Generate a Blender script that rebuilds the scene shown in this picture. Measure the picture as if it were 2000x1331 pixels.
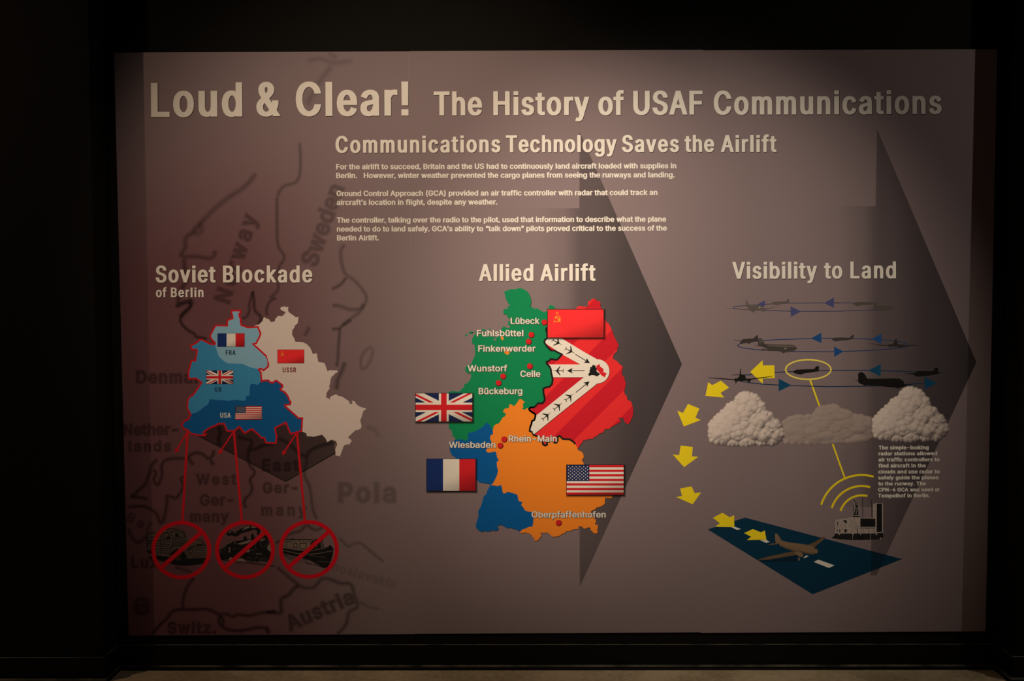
import bpy, bmesh, math, random
import numpy as np
from mathutils import Vector, Matrix
from mathutils.geometry import delaunay_2d_cdt

SC = bpy.context.scene
for o in list(bpy.data.objects):
    bpy.data.objects.remove(o)
COL = SC.collection
random.seed(7)

# ------------------------------------------------------------------ camera, light, exposure
CAM = np.array([-0.2019, -4.1738, 1.6229])
PITCH, YAW, ROLL = -0.051915, -0.00199, 0.000267


def rot(p, y, r):
    cy, sy, cp, sp, cr, sr = math.cos(y), math.sin(y), math.cos(p), math.sin(p), math.cos(r), math.sin(r)
    return (np.array([[cy, -sy, 0], [sy, cy, 0], [0, 0, 1]]) @ np.array([[1, 0, 0], [0, cp, -sp], [0, sp, cp]])
            @ np.array([[cr, 0, sr], [0, 1, 0], [-sr, 0, cr]]))


RM = rot(PITCH, YAW, ROLL)
cd = bpy.data.cameras.new('camera')
cd.sensor_width = 36.0
cd.lens = 1944.0 / 2000 * 36
cam = bpy.data.objects.new('camera', cd)
COL.objects.link(cam)
m4 = Matrix.Identity(4)
for i in range(3):
    m4[i][0], m4[i][1], m4[i][2], m4[i][3] = RM[i, 0], RM[i, 2], -RM[i, 1], CAM[i]
cam.matrix_world = m4
SC.camera = cam

w = bpy.data.worlds.new('world')
SC.world = w
w.use_nodes = True
w.node_tree.nodes['Background'].inputs[0].default_value = (0.9, 0.85, 0.8, 1)
w.node_tree.nodes['Background'].inputs[1].default_value = 0.002


def spot(name, loc, target, watts, size, blend, col, radius):
    d = bpy.data.lights.new(name, 'SPOT')
    d.energy, d.spot_size, d.spot_blend, d.color, d.shadow_soft_size = watts, math.radians(size), blend, col, radius
    o = bpy.data.objects.new(name, d)
    COL.objects.link(o)
    o.location = loc
    o.rotation_euler = (Vector(target) - Vector(loc)).to_track_quat('-Z', 'Y').to_euler()
    return o


spot('ceiling_spot_light', (0.02, -3.037, 3.434), (0.508, 0, 1.481), 359, 41.6, 1.0, (1, 0.835, 0.64), 0.04)
spot('ceiling_spot_light', (-0.408, -3.037, 3.434), (-0.636, 0, 1.773), 304, 48.6, 1.0, (1, 0.77, 0.55), 0.04)
spot('left_spot_light', (-4.2, -1.95, 3.115), (-0.8, 0, 1.2), 71, 107, 1.0, (1, 0.68, 0.45), 0.03)
spot('right_spot_light', (4.1, -1.98, 3.115), (0.8, 0, 1.2), 61.5, 101, 1.0, (1, 0.89, 0.74), 0.02)

SC.view_settings.view_transform = 'Standard'
SC.view_settings.look = 'None'
SC.view_settings.gamma = 1
SC.view_settings.use_curve_mapping = False
SC.view_settings.exposure = 0.0

# ------------------------------------------------------------------ materials


def lin(c):
    return tuple((x / 255 / 12.92 if x / 255 <= 0.04045 else ((x / 255 + 0.055) / 1.055) ** 2.4) for x in c)


def new_mat(name):
    m = bpy.data.materials.new(name)
    m.use_nodes = True
    return m, m.node_tree, m.node_tree.nodes['Principled BSDF']


def node(nt, typ, **kw):
    n = nt.nodes.new(typ)
    for k, v in kw.items():
        setattr(n, k, v)
    return n


def math_node(nt, op, a, b=None, clamp=False):
    n = node(nt, 'ShaderNodeMath', operation=op, use_clamp=clamp)
    for i, x in enumerate((a, b)):
        if x is None:
            continue
        if isinstance(x, (int, float)):
            n.inputs[i].default_value = x
        else:
            nt.links.new(x, n.inputs[i])
    return n.outputs[0]


def ramp01(nt, x, a, b):
    n = node(nt, 'ShaderNodeMapRange', interpolation_type='SMOOTHSTEP')
    nt.links.new(x, n.inputs[0])
    if a > b:
        n.inputs[1].default_value, n.inputs[2].default_value = b, a
        n.inputs[3].default_value, n.inputs[4].default_value = 1, 0
    else:
        n.inputs[1].default_value, n.inputs[2].default_value = a, b
    return n.outputs[0]


def mix_col(nt, f, a, b):
    n = node(nt, 'ShaderNodeMix', data_type='RGBA')
    for i, x in ((0, f), (6, a), (7, b)):
        if isinstance(x, (int, float)):
            n.inputs[i].default_value = x
        elif isinstance(x, tuple):
            n.inputs[i].default_value = (*x, 1)
        else:
            nt.links.new(x, n.inputs[i])
    return n.outputs[2]


def uvw(nt):
    a = node(nt, 'ShaderNodeUVMap', uv_map='sheet')
    s = node(nt, 'ShaderNodeSeparateXYZ')
    nt.links.new(a.outputs[0], s.inputs[0])
    return s.outputs[0], s.outputs[1]


GRAY = (0.243, 0.188, 0.207)
RED = (0.150, 0.066, 0.080)
MATS = {}


def ink(name, col):
    if name not in MATS:
        m, nt, b = new_mat('ink_' + name)
        b.inputs['Base Color'].default_value = (*col, 1)
        b.inputs['Roughness'].default_value = 0.75
        b.inputs['Specular IOR Level'].default_value = 0.15
        MATS[name] = m
    return MATS[name]


def board_mat():
    m, nt, b = new_mat('printed_board')
    u, v = uvw(nt)
    f = math_node(nt, 'MULTIPLY', ramp01(nt, u, -0.61, -1.385), ramp01(nt, v, 2.45, 1.45))
    c = mix_col(nt, f, GRAY, RED)
    nt.links.new(c, b.inputs['Base Color'])
    b.inputs['Roughness'].default_value = 0.75
    b.inputs['Specular IOR Level'].default_value = 0.15
    return m


def fade_mat(name, stops, dark=(0.022, 0.020, 0.026)):
    """printed gradient along the sheet: (u, density) stops"""
    m, nt, b = new_mat(name)
    u, v = uvw(nt)
    u0, u1 = stops[0][0], stops[-1][0]
    t = math_node(nt, 'MULTIPLY', math_node(nt, 'SUBTRACT', u, u0), 1 / (u1 - u0), True)
    r = node(nt, 'ShaderNodeValToRGB')
    r.color_ramp.interpolation = 'EASE'
    e = r.color_ramp.elements
    while len(e) < len(stops):
        e.new(.5)
    for k, (q, d) in enumerate(stops):
        e[k].position = (q - u0) / (u1 - u0)
        e[k].color = (d, d, d, 1)
    nt.links.new(t, r.inputs[0])
    nt.links.new(mix_col(nt, r.outputs[0], GRAY, dark), b.inputs['Base Color'])
    b.inputs['Roughness'].default_value = 0.75
    b.inputs['Specular IOR Level'].default_value = 0.15
    return m


def soft_mat(name, col):
    """translucent ink whose density is the point attribute 'ink'"""
    m, nt, b = new_mat(name)
    a = node(nt, 'ShaderNodeAttribute', attribute_name='ink')
    b.inputs['Base Color'].default_value = (*col, 1)
    b.inputs['Roughness'].default_value = 0.8
    b.inputs['Specular IOR Level'].default_value = 0.1
    nt.links.new(a.outputs['Fac'], b.inputs['Alpha'])
    return m


def tone_mat(name):
    m, nt, b = new_mat(name)
    a = node(nt, 'ShaderNodeAttribute', attribute_name='tone')
    nt.links.new(a.outputs['Color'], b.inputs['Base Color'])
    c = node(nt, 'ShaderNodeAttribute', attribute_name='ink')
    nt.links.new(c.outputs['Fac'], b.inputs['Alpha'])
    b.inputs['Roughness'].default_value = 0.8
    b.inputs['Specular IOR Level'].default_value = 0.1
    return m


def hatch_mat(name, c0, c1, period, phase, duty, soft=0.08):
    """diagonal printed stripes across the sheet; u + v' direction at 45 degrees"""
    m, nt, b = new_mat(name)
    u, v = uvw(nt)
    d = math_node(nt, 'MULTIPLY', math_node(nt, 'SUBTRACT', u, v), 1.0 / period)
    fr = math_node(nt, 'FRACT', math_node(nt, 'ADD', d, 50 + phase))
    # triangle wave 0..1
    t = math_node(nt, 'ABSOLUTE', math_node(nt, 'SUBTRACT', math_node(nt, 'MULTIPLY', fr, 2), 1))
    f = ramp01(nt, t, duty - soft, duty + soft)
    nt.links.new(mix_col(nt, f, c0, c1), b.inputs['Base Color'])
    b.inputs['Roughness'].default_value = 0.75
    b.inputs['Specular IOR Level'].default_value = 0.15
    return m


def paint_mat(name, col, rough, top_highlight):
    m, nt, b = new_mat(name)
    g = node(nt, 'ShaderNodeNewGeometry')
    s = node(nt, 'ShaderNodeSeparateXYZ')
    nt.links.new(g.outputs['True Normal'], s.inputs[0])
    tc = node(nt, 'ShaderNodeTexCoord')
    n = node(nt, 'ShaderNodeTexNoise')
    n.inputs['Scale'].default_value = 9
    n.inputs['Detail'].default_value = 6
    nt.links.new(tc.outputs['Object'], n.inputs['Vector'])
    f = math_node(nt, 'MULTIPLY', math_node(nt, 'MULTIPLY', ramp01(nt, s.outputs[2], 0.4, 0.65), ramp01(nt, s.outputs[2], 0.98, 0.8)), ramp01(nt, n.outputs[0], 0.25, 0.7))  # highlight of the sloped upper edges painted into the colour, broken by noise
    nt.links.new(mix_col(nt, f, col, top_highlight), b.inputs['Base Color'])
    b.inputs['Roughness'].default_value = rough
    b.inputs['Specular IOR Level'].default_value = 0.12
    return m


def floor_mat():
    m, nt, b = new_mat('stained_concrete')
    tc = node(nt, 'ShaderNodeTexCoord')
    n1 = node(nt, 'ShaderNodeTexNoise')
    n1.inputs['Scale'].default_value, n1.inputs['Detail'].default_value = 3.5, 8
    n2 = node(nt, 'ShaderNodeTexNoise')
    n2.inputs['Scale'].default_value, n2.inputs['Detail'].default_value = 40, 5
    for n in (n1, n2):
        nt.links.new(tc.outputs['Object'], n.inputs['Vector'])
    f = math_node(nt, 'ADD', math_node(nt, 'MULTIPLY', n1.outputs[0], 0.65), math_node(nt, 'MULTIPLY', n2.outputs[0], 0.35))
    c = mix_col(nt, ramp01(nt, f, 0.36, 0.64), (0.40, 0.315, 0.19), (0.66, 0.53, 0.35))
    nt.links.new(c, b.inputs['Base Color'])
    b.inputs['Roughness'].default_value = 0.7
    bp = node(nt, 'ShaderNodeBump')
    bp.inputs['Strength'].default_value = 0.15
    nt.links.new(n2.outputs[0], bp.inputs['Height'])
    nt.links.new(bp.outputs[0], b.inputs['Normal'])
    return m


CREAM = ink('cream', (0.82, 0.79, 0.75))
BLACK = ink('black', (0.010, 0.010, 0.011))
M_BOARD = board_mat()
M_SOFT = soft_mat('soft_black_ink', (0.008, 0.006, 0.007))
M_TONE = tone_mat('photo_tone')

# ------------------------------------------------------------------ setting


def mesh_obj(name, verts, faces, mats, parent=None, loc=(0, 0, 0)):
    me = bpy.data.meshes.new(name)
    me.from_pydata([tuple(map(float, v)) for v in verts], [], faces)
    for m in (mats if isinstance(mats, (list, tuple)) else [mats]):
        me.materials.append(m)
    o = bpy.data.objects.new(name, me)
    o.location = loc
    COL.objects.link(o)
    if parent:
        o.parent = parent
    return o


def bevel_box(bm, x0, x1, y0, y1, z0, z1, bev=0.0):
    r = bmesh.ops.create_cube(bm, size=1)
    vs = r['verts']
    for v in vs:
        v.co = Vector((x0 + (v.co.x + .5) * (x1 - x0), y0 + (v.co.y + .5) * (y1 - y0), z0 + (v.co.z + .5) * (z1 - z0)))
    if bev:
        es = list({e for v in vs for e in v.link_edges})
        bmesh.ops.bevel(bm, geom=es, offset=bev, segments=2, affect='EDGES', profile=0.5)


def bm_obj(name, bm, mats, parent=None, loc=(0, 0, 0)):
    me = bpy.data.meshes.new(name)
    bm.to_mesh(me)
    bm.free()
    for m in (mats if isinstance(mats, (list, tuple)) else [mats]):
        me.materials.append(m)
    o = bpy.data.objects.new(name, me)
    o.location = loc
    COL.objects.link(o)
    if parent:
        o.parent = parent
    return o


def structure(o, label, cat):
    o['kind'] = 'structure'
    o['label'] = label
    o['category'] = cat
    return o


WALLP = paint_mat('black_wall_paint', (0.0055, 0.0048, 0.0040), 0.8, (0.03, 0.028, 0.025))
BASEP = paint_mat('black_baseboard_paint', (0.0055, 0.005, 0.0045), 0.45, (0.13, 0.115, 0.09))
XL, XR, YF, TB = -1.875, 1.872, -0.145, 0.012      # recess corners, depth, thickness of boards


def slab(name, x0, x1, y0, y1, z0, z1, mat, label, cat, bev=0.0):
    bm = bmesh.new()
    bevel_box(bm, x0, x1, y0, y1, z0, z1, bev)
    return structure(bm_obj(name, bm, mat), label, cat)


slab('floor', -6, 6, -6.5, 0.4, -0.1, 0.0, floor_mat(), 'brown stained concrete floor', 'floor')
slab('wall_back', XL, XR, TB, 0.2, 0.0, 3.9, WALLP, 'black painted back wall of the recess behind the printed panels', 'wall')
slab('wall_left', -6, XL - TB, YF + TB, 0.2, 0.0, 3.9, WALLP, 'black painted wall left of the recess', 'wall')
slab('wall_right', XR + TB, 6, YF + TB, 0.2, 0.0, 3.9, WALLP, 'black painted wall right of the recess', 'wall')
HB, HS = 0.107, 0.020


def profile_run(name, path, label):
    """a baseboard with a shoe moulding swept along a plan path (room side on the right-hand side of travel)"""
    prof = [(0, 0), (0.016, 0), (0.016, 0.006), (0.013, 0.014), (0.006, HS), (0.0, HS), (0.0, HB - 0.0028), (-0.0028, HB), (-TB, HB)]
    pts = [Vector((x, y)) for x, y in path]
    rows = []
    for i, p in enumerate(pts):
        ds = []
        if i > 0:
            ds.append((p - pts[i - 1]).normalized())
        if i < len(pts) - 1:
            ds.append((pts[i + 1] - p).normalized())
        ns = [Vector((d.y, -d.x)) for d in ds]
        n = sum(ns, Vector((0, 0))).normalized()
        n = n / max(0.3, n.dot(ns[0]))
        rows.append([(p.x + n.x * a, p.y + n.y * a, z) for a, z in prof])
    k = len(prof)
    V = [v for r in rows for v in r]
    F = [(i * k + j, i * k + j + 1, (i + 1) * k + j + 1, (i + 1) * k + j) for i in range(len(rows) - 1) for j in range(k - 1)]
    F += [tuple(range(k)), tuple(reversed(range((len(rows) - 1) * k, len(rows) * k)))]
    o = mesh_obj(name, V, F, BASEP)
    bm = bmesh.new()
    bm.from_mesh(o.data)
    bmesh.ops.recalc_face_normals(bm, faces=bm.faces)
    bm.to_mesh(o.data)
    bm.free()
    return structure(o, label, 'baseboard')


profile_run('baseboard_left', [(-6, YF), (XL, YF), (XL, -0.0002)], 'black baseboard of the left wall turning into the recess')
profile_run('baseboard_back', [(XL + 0.0003, 0), (XR - 0.0003, 0)], 'black baseboard with a highlight painted on its top edge under the printed panels')
profile_run('baseboard_right', [(XR, -0.0002), (XR, YF), (6, YF)], 'black baseboard of the right wall turning out of the recess')

# ------------------------------------------------------------------ the printed sheets
PW, PH, PHI, ZB = 1.219, 2.4534, 0.004534, 0.1542
CP, SP = math.cos(PHI), math.sin(PHI)


def sheet(px, py):
    """artwork units (1/2000 of the picture width) -> metres (u, v) on the mural: u from its middle, v up from its lower edge"""
    d = RM @ np.array([(px - 1000) / 1944, 1.0, -(py - 665.5) / 1944])
    t = -CAM[1] / d[1]
    X, Z = CAM[0] + t * d[0], CAM[2] + t * d[2] - ZB
    return (X * CP + Z * SP, -X * SP + Z * CP)


PANELS = []
LABELS = [('left printed exhibit panel, reddish, with the Soviet Blockade map of Berlin', 'exhibit panel'),
          ('middle printed exhibit panel with the Allied Airlift map of Germany and five small flags', 'exhibit panel'),
          ('right printed exhibit panel with aircraft circling above clouds and a blue runway', 'exhibit panel')]
LABELS[1] = ('middle printed exhibit panel with the coloured Allied Airlift map of Germany', 'exhibit panel')
DV = [0.0, 0.001, -0.0015]
for i in range(3):
    root = bpy.data.objects.new('exhibit_panel', None)
    COL.objects.link(root)
    uc = (i - 1) * PW
    root.location = (uc * CP, 0, ZB + uc * SP)
    root.rotation_euler = (0, -PHI, 0)
    root['label'], root['category'], root['group'] = LABELS[i][0], LABELS[i][1], 'printed panels of the wall display'
    bm = bmesh.new()
    bevel_box(bm, -PW / 2 + 0.0006, PW / 2 - 0.0006, 0, TB - 0.0005, DV[i], PH + DV[i], 0.0008)
    b = bm_obj('board', bm, M_BOARD, root)
    uvl = b.data.uv_layers.new(name='sheet')
    for lp in b.data.loops:
        c = b.data.vertices[lp.vertex_index].co
        uvl.data[lp.index].uv = (c.x + uc, c.z)
    PANELS.append(root)
    if i:
        s = mesh_obj('joint_highlight_strip', [(-PW / 2 - .0007, -.0001, 0.002), (-PW / 2 + .0007, -.0001, 0.002), (-PW / 2 + .0007, -.0001, PH - .002), (-PW / 2 - .0007, -.0001, PH - .002)],
                     [(0, 1, 2, 3)], ink('joint_highlight', (0.30, 0.26, 0.25)), root)  # light caught along the seam, put in as a paler strip
        s['label'] = 'cut edge at the joint, painted pale as if catching light'

LAY = 0.00007


def fill(loops, even_odd=False):
    """triangulate closed outlines, crossings included: (points, triangles)"""
    pts, edges, k = [], [], 0
    for lp in loops:
        n = len(lp)
        pts += [Vector((float(p[0]), float(p[1]))) for p in lp]
        edges += [(k + i, k + (i + 1) % n) for i in range(n)]
        k += n
    vs, _, fs, _, _, _ = delaunay_2d_cdt(pts, edges, [], 0, 1e-7)
    if not fs:
        return [], []
    V = np.array([(v.x, v.y) for v in vs])
    C = np.array([V[list(f)].mean(0) for f in fs])
    wn = np.zeros(len(C))
    for lp in loops:
        L = np.array([(float(p[0]), float(p[1])) for p in lp])
        A, B = L, np.roll(L, -1, 0)
        for (ax, ay), (bx, by) in zip(A, B):
            if ay == by:
                continue
            up = (ay <= C[:, 1]) & (by > C[:, 1])
            dn = (ay > C[:, 1]) & (by <= C[:, 1])
            cr = (bx - ax) * (C[:, 1] - ay) - (C[:, 0] - ax) * (by - ay)
            wn += (up & (cr > 0)) * 1.0 - (dn & (cr < 0)) * 1.0
    keep = (np.abs(wn) % 2 > .5) if even_odd else (np.abs(wn) > .5)
    return [tuple(p) for p in V], [tuple(f) for f, q in zip(fs, keep) if q]


class Art:
    """flat printed artwork: triangles in sheet metres, in layers, with one material each"""

    def __init__(self, base=1):
        self.V, self.F, self.M, self.L = [], [], [], []
        self.A, self.T = [], []
        self.mats = []
        self.base = base

    def mi(self, m):
        if m not in self.mats:
            self.mats.append(m)
        return self.mats.index(m)

    def tris(self, pts, faces, mat, layer=0, ink_=None, tone=None):
        k = len(self.V)
        self.V += [tuple(p) for p in pts]
        self.A += list(ink_) if ink_ is not None else [1.0] * len(pts)
        self.T += list(tone) if tone is not None else [(0, 0, 0)] * len(pts)
        i = self.mi(mat)
        for f in faces:
            self.F.append(tuple(k + j for j in f))
            self.M.append(i)
            self.L.append(layer)
        return self

    def poly(self, px, mat, layer=0, raw=False):
        """filled outline given in artwork units (or a list of outlines: the later ones are holes)"""
        loops = px if isinstance(px[0][0], (tuple, list)) else [px]
        ms = [[(p if raw else sheet(*p)) for p in lp] for lp in loops]
        V, f = fill(ms, len(ms) > 1)
        return self.tris(V, f, mat, layer)

    def line(self, px, wpx, mat, layer=0, closed=False):
        P = [np.array(p, float) for p in px]
        if closed and np.linalg.norm(P[0] - P[-1]) < 1e-6:
            P.pop()
        n = len(P)
        Ls, Rs = [], []
        for i in range(n):
            a = P[(i - 1) % n] if (closed or i > 0) else None
            c = P[(i + 1) % n] if (closed or i < n - 1) else None
            ds = []
            if a is not None:
                ds.append((P[i] - a) / (np.linalg.norm(P[i] - a) + 1e-9))
            if c is not None:
                ds.append((c - P[i]) / (np.linalg.norm(c - P[i]) + 1e-9))
            ns = [np.array([-d[1], d[0]]) for d in ds]
            nn = sum(ns)
            q = np.linalg.norm(nn)
            nn = nn / q if q > 1e-6 else ns[0]
            s = 1 / max(0.6, float(nn @ ns[0]))
            Ls.append(sheet(*(P[i] + nn * wpx / 2 * s)))
            Rs.append(sheet(*(P[i] - nn * wpx / 2 * s)))
        m = n if closed else n - 1
        F = []
        for i in range(m):
            j = (i + 1) % n
            F += [(i, j, n + j), (i, n + j, n + i)]
        return self.tris(Ls + Rs, F, mat, layer)

    def soft(self, px, wpx, a, layer=0, mat=None):
        P = [np.array(p, float) for p in chaikin(px, 2)]
        n = len(P)
        rows = []
        for i in range(n):
            d = P[min(i + 1, n - 1)] - P[max(i - 1, 0)]
            d = d / (np.linalg.norm(d) + 1e-9)
            rows.append(np.array([-d[1], d[0]]))
        offs, al = (-1, -.5, 0, .5, 1), (0, .42, 1, .42, 0)
        V, A, F = [], [], []
        for i in range(n):
            e = min(1, min(i, n - 1 - i) / 2 + .25)
            for o_, q in zip(offs, al):
                V.append(sheet(*(P[i] + rows[i] * o_ * wpx / 2)))
                A.append(a * q * e)
        for i in range(n - 1):
            for j in range(4):
                p = i * 5 + j
                F += [(p, p + 1, p + 6), (p, p + 6, p + 5)]
        return self.tris(V, F, mat or M_SOFT, layer, A)

    def soft_rect(self, x0, y0, x1, y1, f, a, layer=0):
        xs, ys = [x0 - f, x0 + f * .3, x1 - f * .3, x1 + f], [y0 - f, y0 + f * .3, y1 - f * .3, y1 + f]
        V = [sheet(x, y) for y in ys for x in xs]
        A = [a if 0 < i < 3 and 0 < j < 3 else 0 for j in range(4) for i in range(4)]
        F = []
        for j in range(3):
            for i in range(3):
                p = j * 4 + i
                if (i, j) in ((0, 0), (2, 2)):
                    F += [(p, p + 1, p + 4), (p + 1, p + 5, p + 4)] if False else [(p, p + 1, p + 5), (p, p + 5, p + 4)]
                elif (i, j) in ((2, 0), (0, 2)):
                    F += [(p, p + 1, p + 4), (p + 1, p + 5, p + 4)]
                else:
                    F += [(p, p + 1, p + 5), (p, p + 5, p + 4)]
        return self.tris(V, F, M_SOFT, layer, A)

    def disc(self, cx, cy, r, mat, layer=0, n=28, ry=None):
        ry = ry or r
        return self.poly([(cx + r * math.cos(t * 2 * math.pi / n), cy + ry * math.sin(t * 2 * math.pi / n)) for t in range(n)], mat, layer)

    def put(self, name, parent=None, label=None, whole=None):
        """link as one mesh per panel that carries a piece of it; parent: an Art result whose pieces it belongs to"""
        V = np.array(self.V)
        out = [None, None, None]
        tri = [np.array(f) for f in self.F]
        cx = V[:, 0]
        for p in range(3):
            lo, hi = (p - 1.5) * PW, (p - .5) * PW
            if whole is not None and p != whole:
                continue
            if whole is None and (cx.max() <= lo + .001 or cx.min() >= hi - .001):
                continue
            vs, fs, ms, aa, tt = [], [], [], [], []
            if whole is not None or (cx.min() >= lo and cx.max() <= hi):
                lay = np.zeros(len(V))
                for f, l in zip(self.F, self.L):
                    for j in f:
                        lay[j] = l
                vs = [(a, b, lay[i]) for i, (a, b) in enumerate(self.V)]
                fs, ms, aa, tt = list(self.F), list(self.M), list(self.A), list(self.T)
            else:
                for f, m, l in zip(self.F, self.M, self.L):
                    poly = [(self.V[j][0], self.V[j][1], self.A[j]) for j in f]
                    for s_, lim in ((1, lo), (-1, hi)):
                        q = []
                        for k in range(len(poly)):
                            a, b = poly[k], poly[(k + 1) % len(poly)]
                            da, db = s_ * (a[0] - lim), s_ * (b[0] - lim)
                            if da >= 0:
                                q.append(a)
                            if da * db < 0:
                                t = da / (da - db)
                                q.append(tuple(a[z] + t * (b[z] - a[z]) for z in range(3)))
                        poly = q
                        if not poly:
                            break
                    if len(poly) >= 3:
                        k = len(vs)
                        vs += [(a, b, l) for a, b, c in poly]
                        aa += [c for a, b, c in poly]
                        tt += [(0, 0, 0)] * len(poly)
                        fs.append(tuple(range(k, k + len(poly))))
                        ms.append(m)
                if not fs:
                    continue
            uc = (p - 1) * PW
            me = bpy.data.meshes.new(name)
            # face the viewer
            ff = []
            for f in fs:
                a, b, c = vs[f[0]], vs[f[1]], vs[f[2]]
                s_ = (b[0] - a[0]) * (c[1] - a[1]) - (b[1] - a[1]) * (c[0] - a[0])
                ff.append(f if s_ > 0 else tuple(reversed(f)))
            me.from_pydata([(a - uc, -(self.base + l) * LAY, b) for a, b, l in vs], [], ff)
            for m in self.mats:
                me.materials.append(m)
            me.polygons.foreach_set('material_index', ms)
            uvl = me.uv_layers.new(name='sheet')
            li = np.zeros(len(me.loops), dtype=int)
            me.loops.foreach_get('vertex_index', li)
            co = np.array([(a, b) for a, b, l in vs])
            uvl.data.foreach_set('uv', co[li].ravel())
            if any(x != 1.0 for x in aa):
                at = me.attributes.new('ink', 'FLOAT', 'POINT')
                at.data.foreach_set('value', aa)
            elif M_SOFT in self.mats or M_TONE in self.mats:
                at = me.attributes.new('ink', 'FLOAT', 'POINT')
                at.data.foreach_set('value', [1.0] * len(vs))
            if M_TONE in self.mats:
                at = me.attributes.new('tone', 'FLOAT_COLOR', 'POINT')
                at.data.foreach_set('color', np.array([(*t, 1) for t in tt], dtype=np.float32).ravel())
            me.update()
            o = bpy.data.objects.new(name, me)
            COL.objects.link(o)
            pr = PANELS[p]
            if parent is not None and parent[p] is not None:
                pr = parent[p]
            o.parent = pr
            if label:
                o['label'] = label
            out[p] = o
        return out


def chaikin(P, n=1, closed=False):
    P = [tuple(map(float, p)) for p in P]
    for _ in range(n):
        Q = [] if closed else [P[0]]
        for i in range(len(P) if closed else len(P) - 1):
            a, b = P[i], P[(i + 1) % len(P)]
            Q += [(a[0] * .75 + b[0] * .25, a[1] * .75 + b[1] * .25), (a[0] * .25 + b[0] * .75, a[1] * .25 + b[1] * .75)]
        if not closed:
            Q.append(P[-1])
        P = Q
    return P


# artwork tiles: origin and scale of the drawing each outline was measured in
TILES = {'A': (340, 580, 10), 'B': (540, 580, 10), 'C': (340, 700, 10), 'D': (540, 700, 10), 'E': (340, 800, 10), 'F': (540, 800, 8.875),
         'G1': (860, 555, 10), 'G2': (1050, 555, 10), 'G3': (860, 680, 10), 'G4': (1050, 680, 10), 'G5': (860, 810, 10), 'G6': (1050, 810, 10),
         'G7': (860, 935, 10), 'G8': (1050, 935, 10), 'T1': (285, 1005, 10.007), 'T2': (410, 1005, 10.007), 'T3': (535, 1005, 10.007),
         'C5': (1375, 740, 8), 'C6': (1610, 740, 8), 'P7': (1400, 570, 8.333), 'P8': (1620, 570, 8.333), 'Q1': (1370, 690, 7.407),
         'Q2': (1620, 690, 7.407), 'R3': (1590, 860, 6.338), 'R6': (1610, 970, 13.31), 'Y5': (1300, 730, 4.929), 'W4': (1370, 990, 7.396),
         'W7': (1480, 1030, 12.5), 'K1': (220, 400, 6.05), 'K2': (520, 380, 6.05), 'K3': (220, 600, 6.05), 'K4': (520, 590, 6.05),
         'K5': (220, 810, 6.05), 'K6': (520, 800, 6.05), 'K7': (220, 1020, 5.79), 'K8': (520, 1020, 5.79), 'X': (0, 0, 1)}


def tr(s):
    out, t = [], TILES['X']
    for w_ in s.split():
        if w_ in TILES:
            t = TILES[w_]
        else:
            x, y = w_.split(',')
            out.append((t[0] + float(x) / t[2], t[1] + float(y) / t[2]))
    return out


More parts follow.
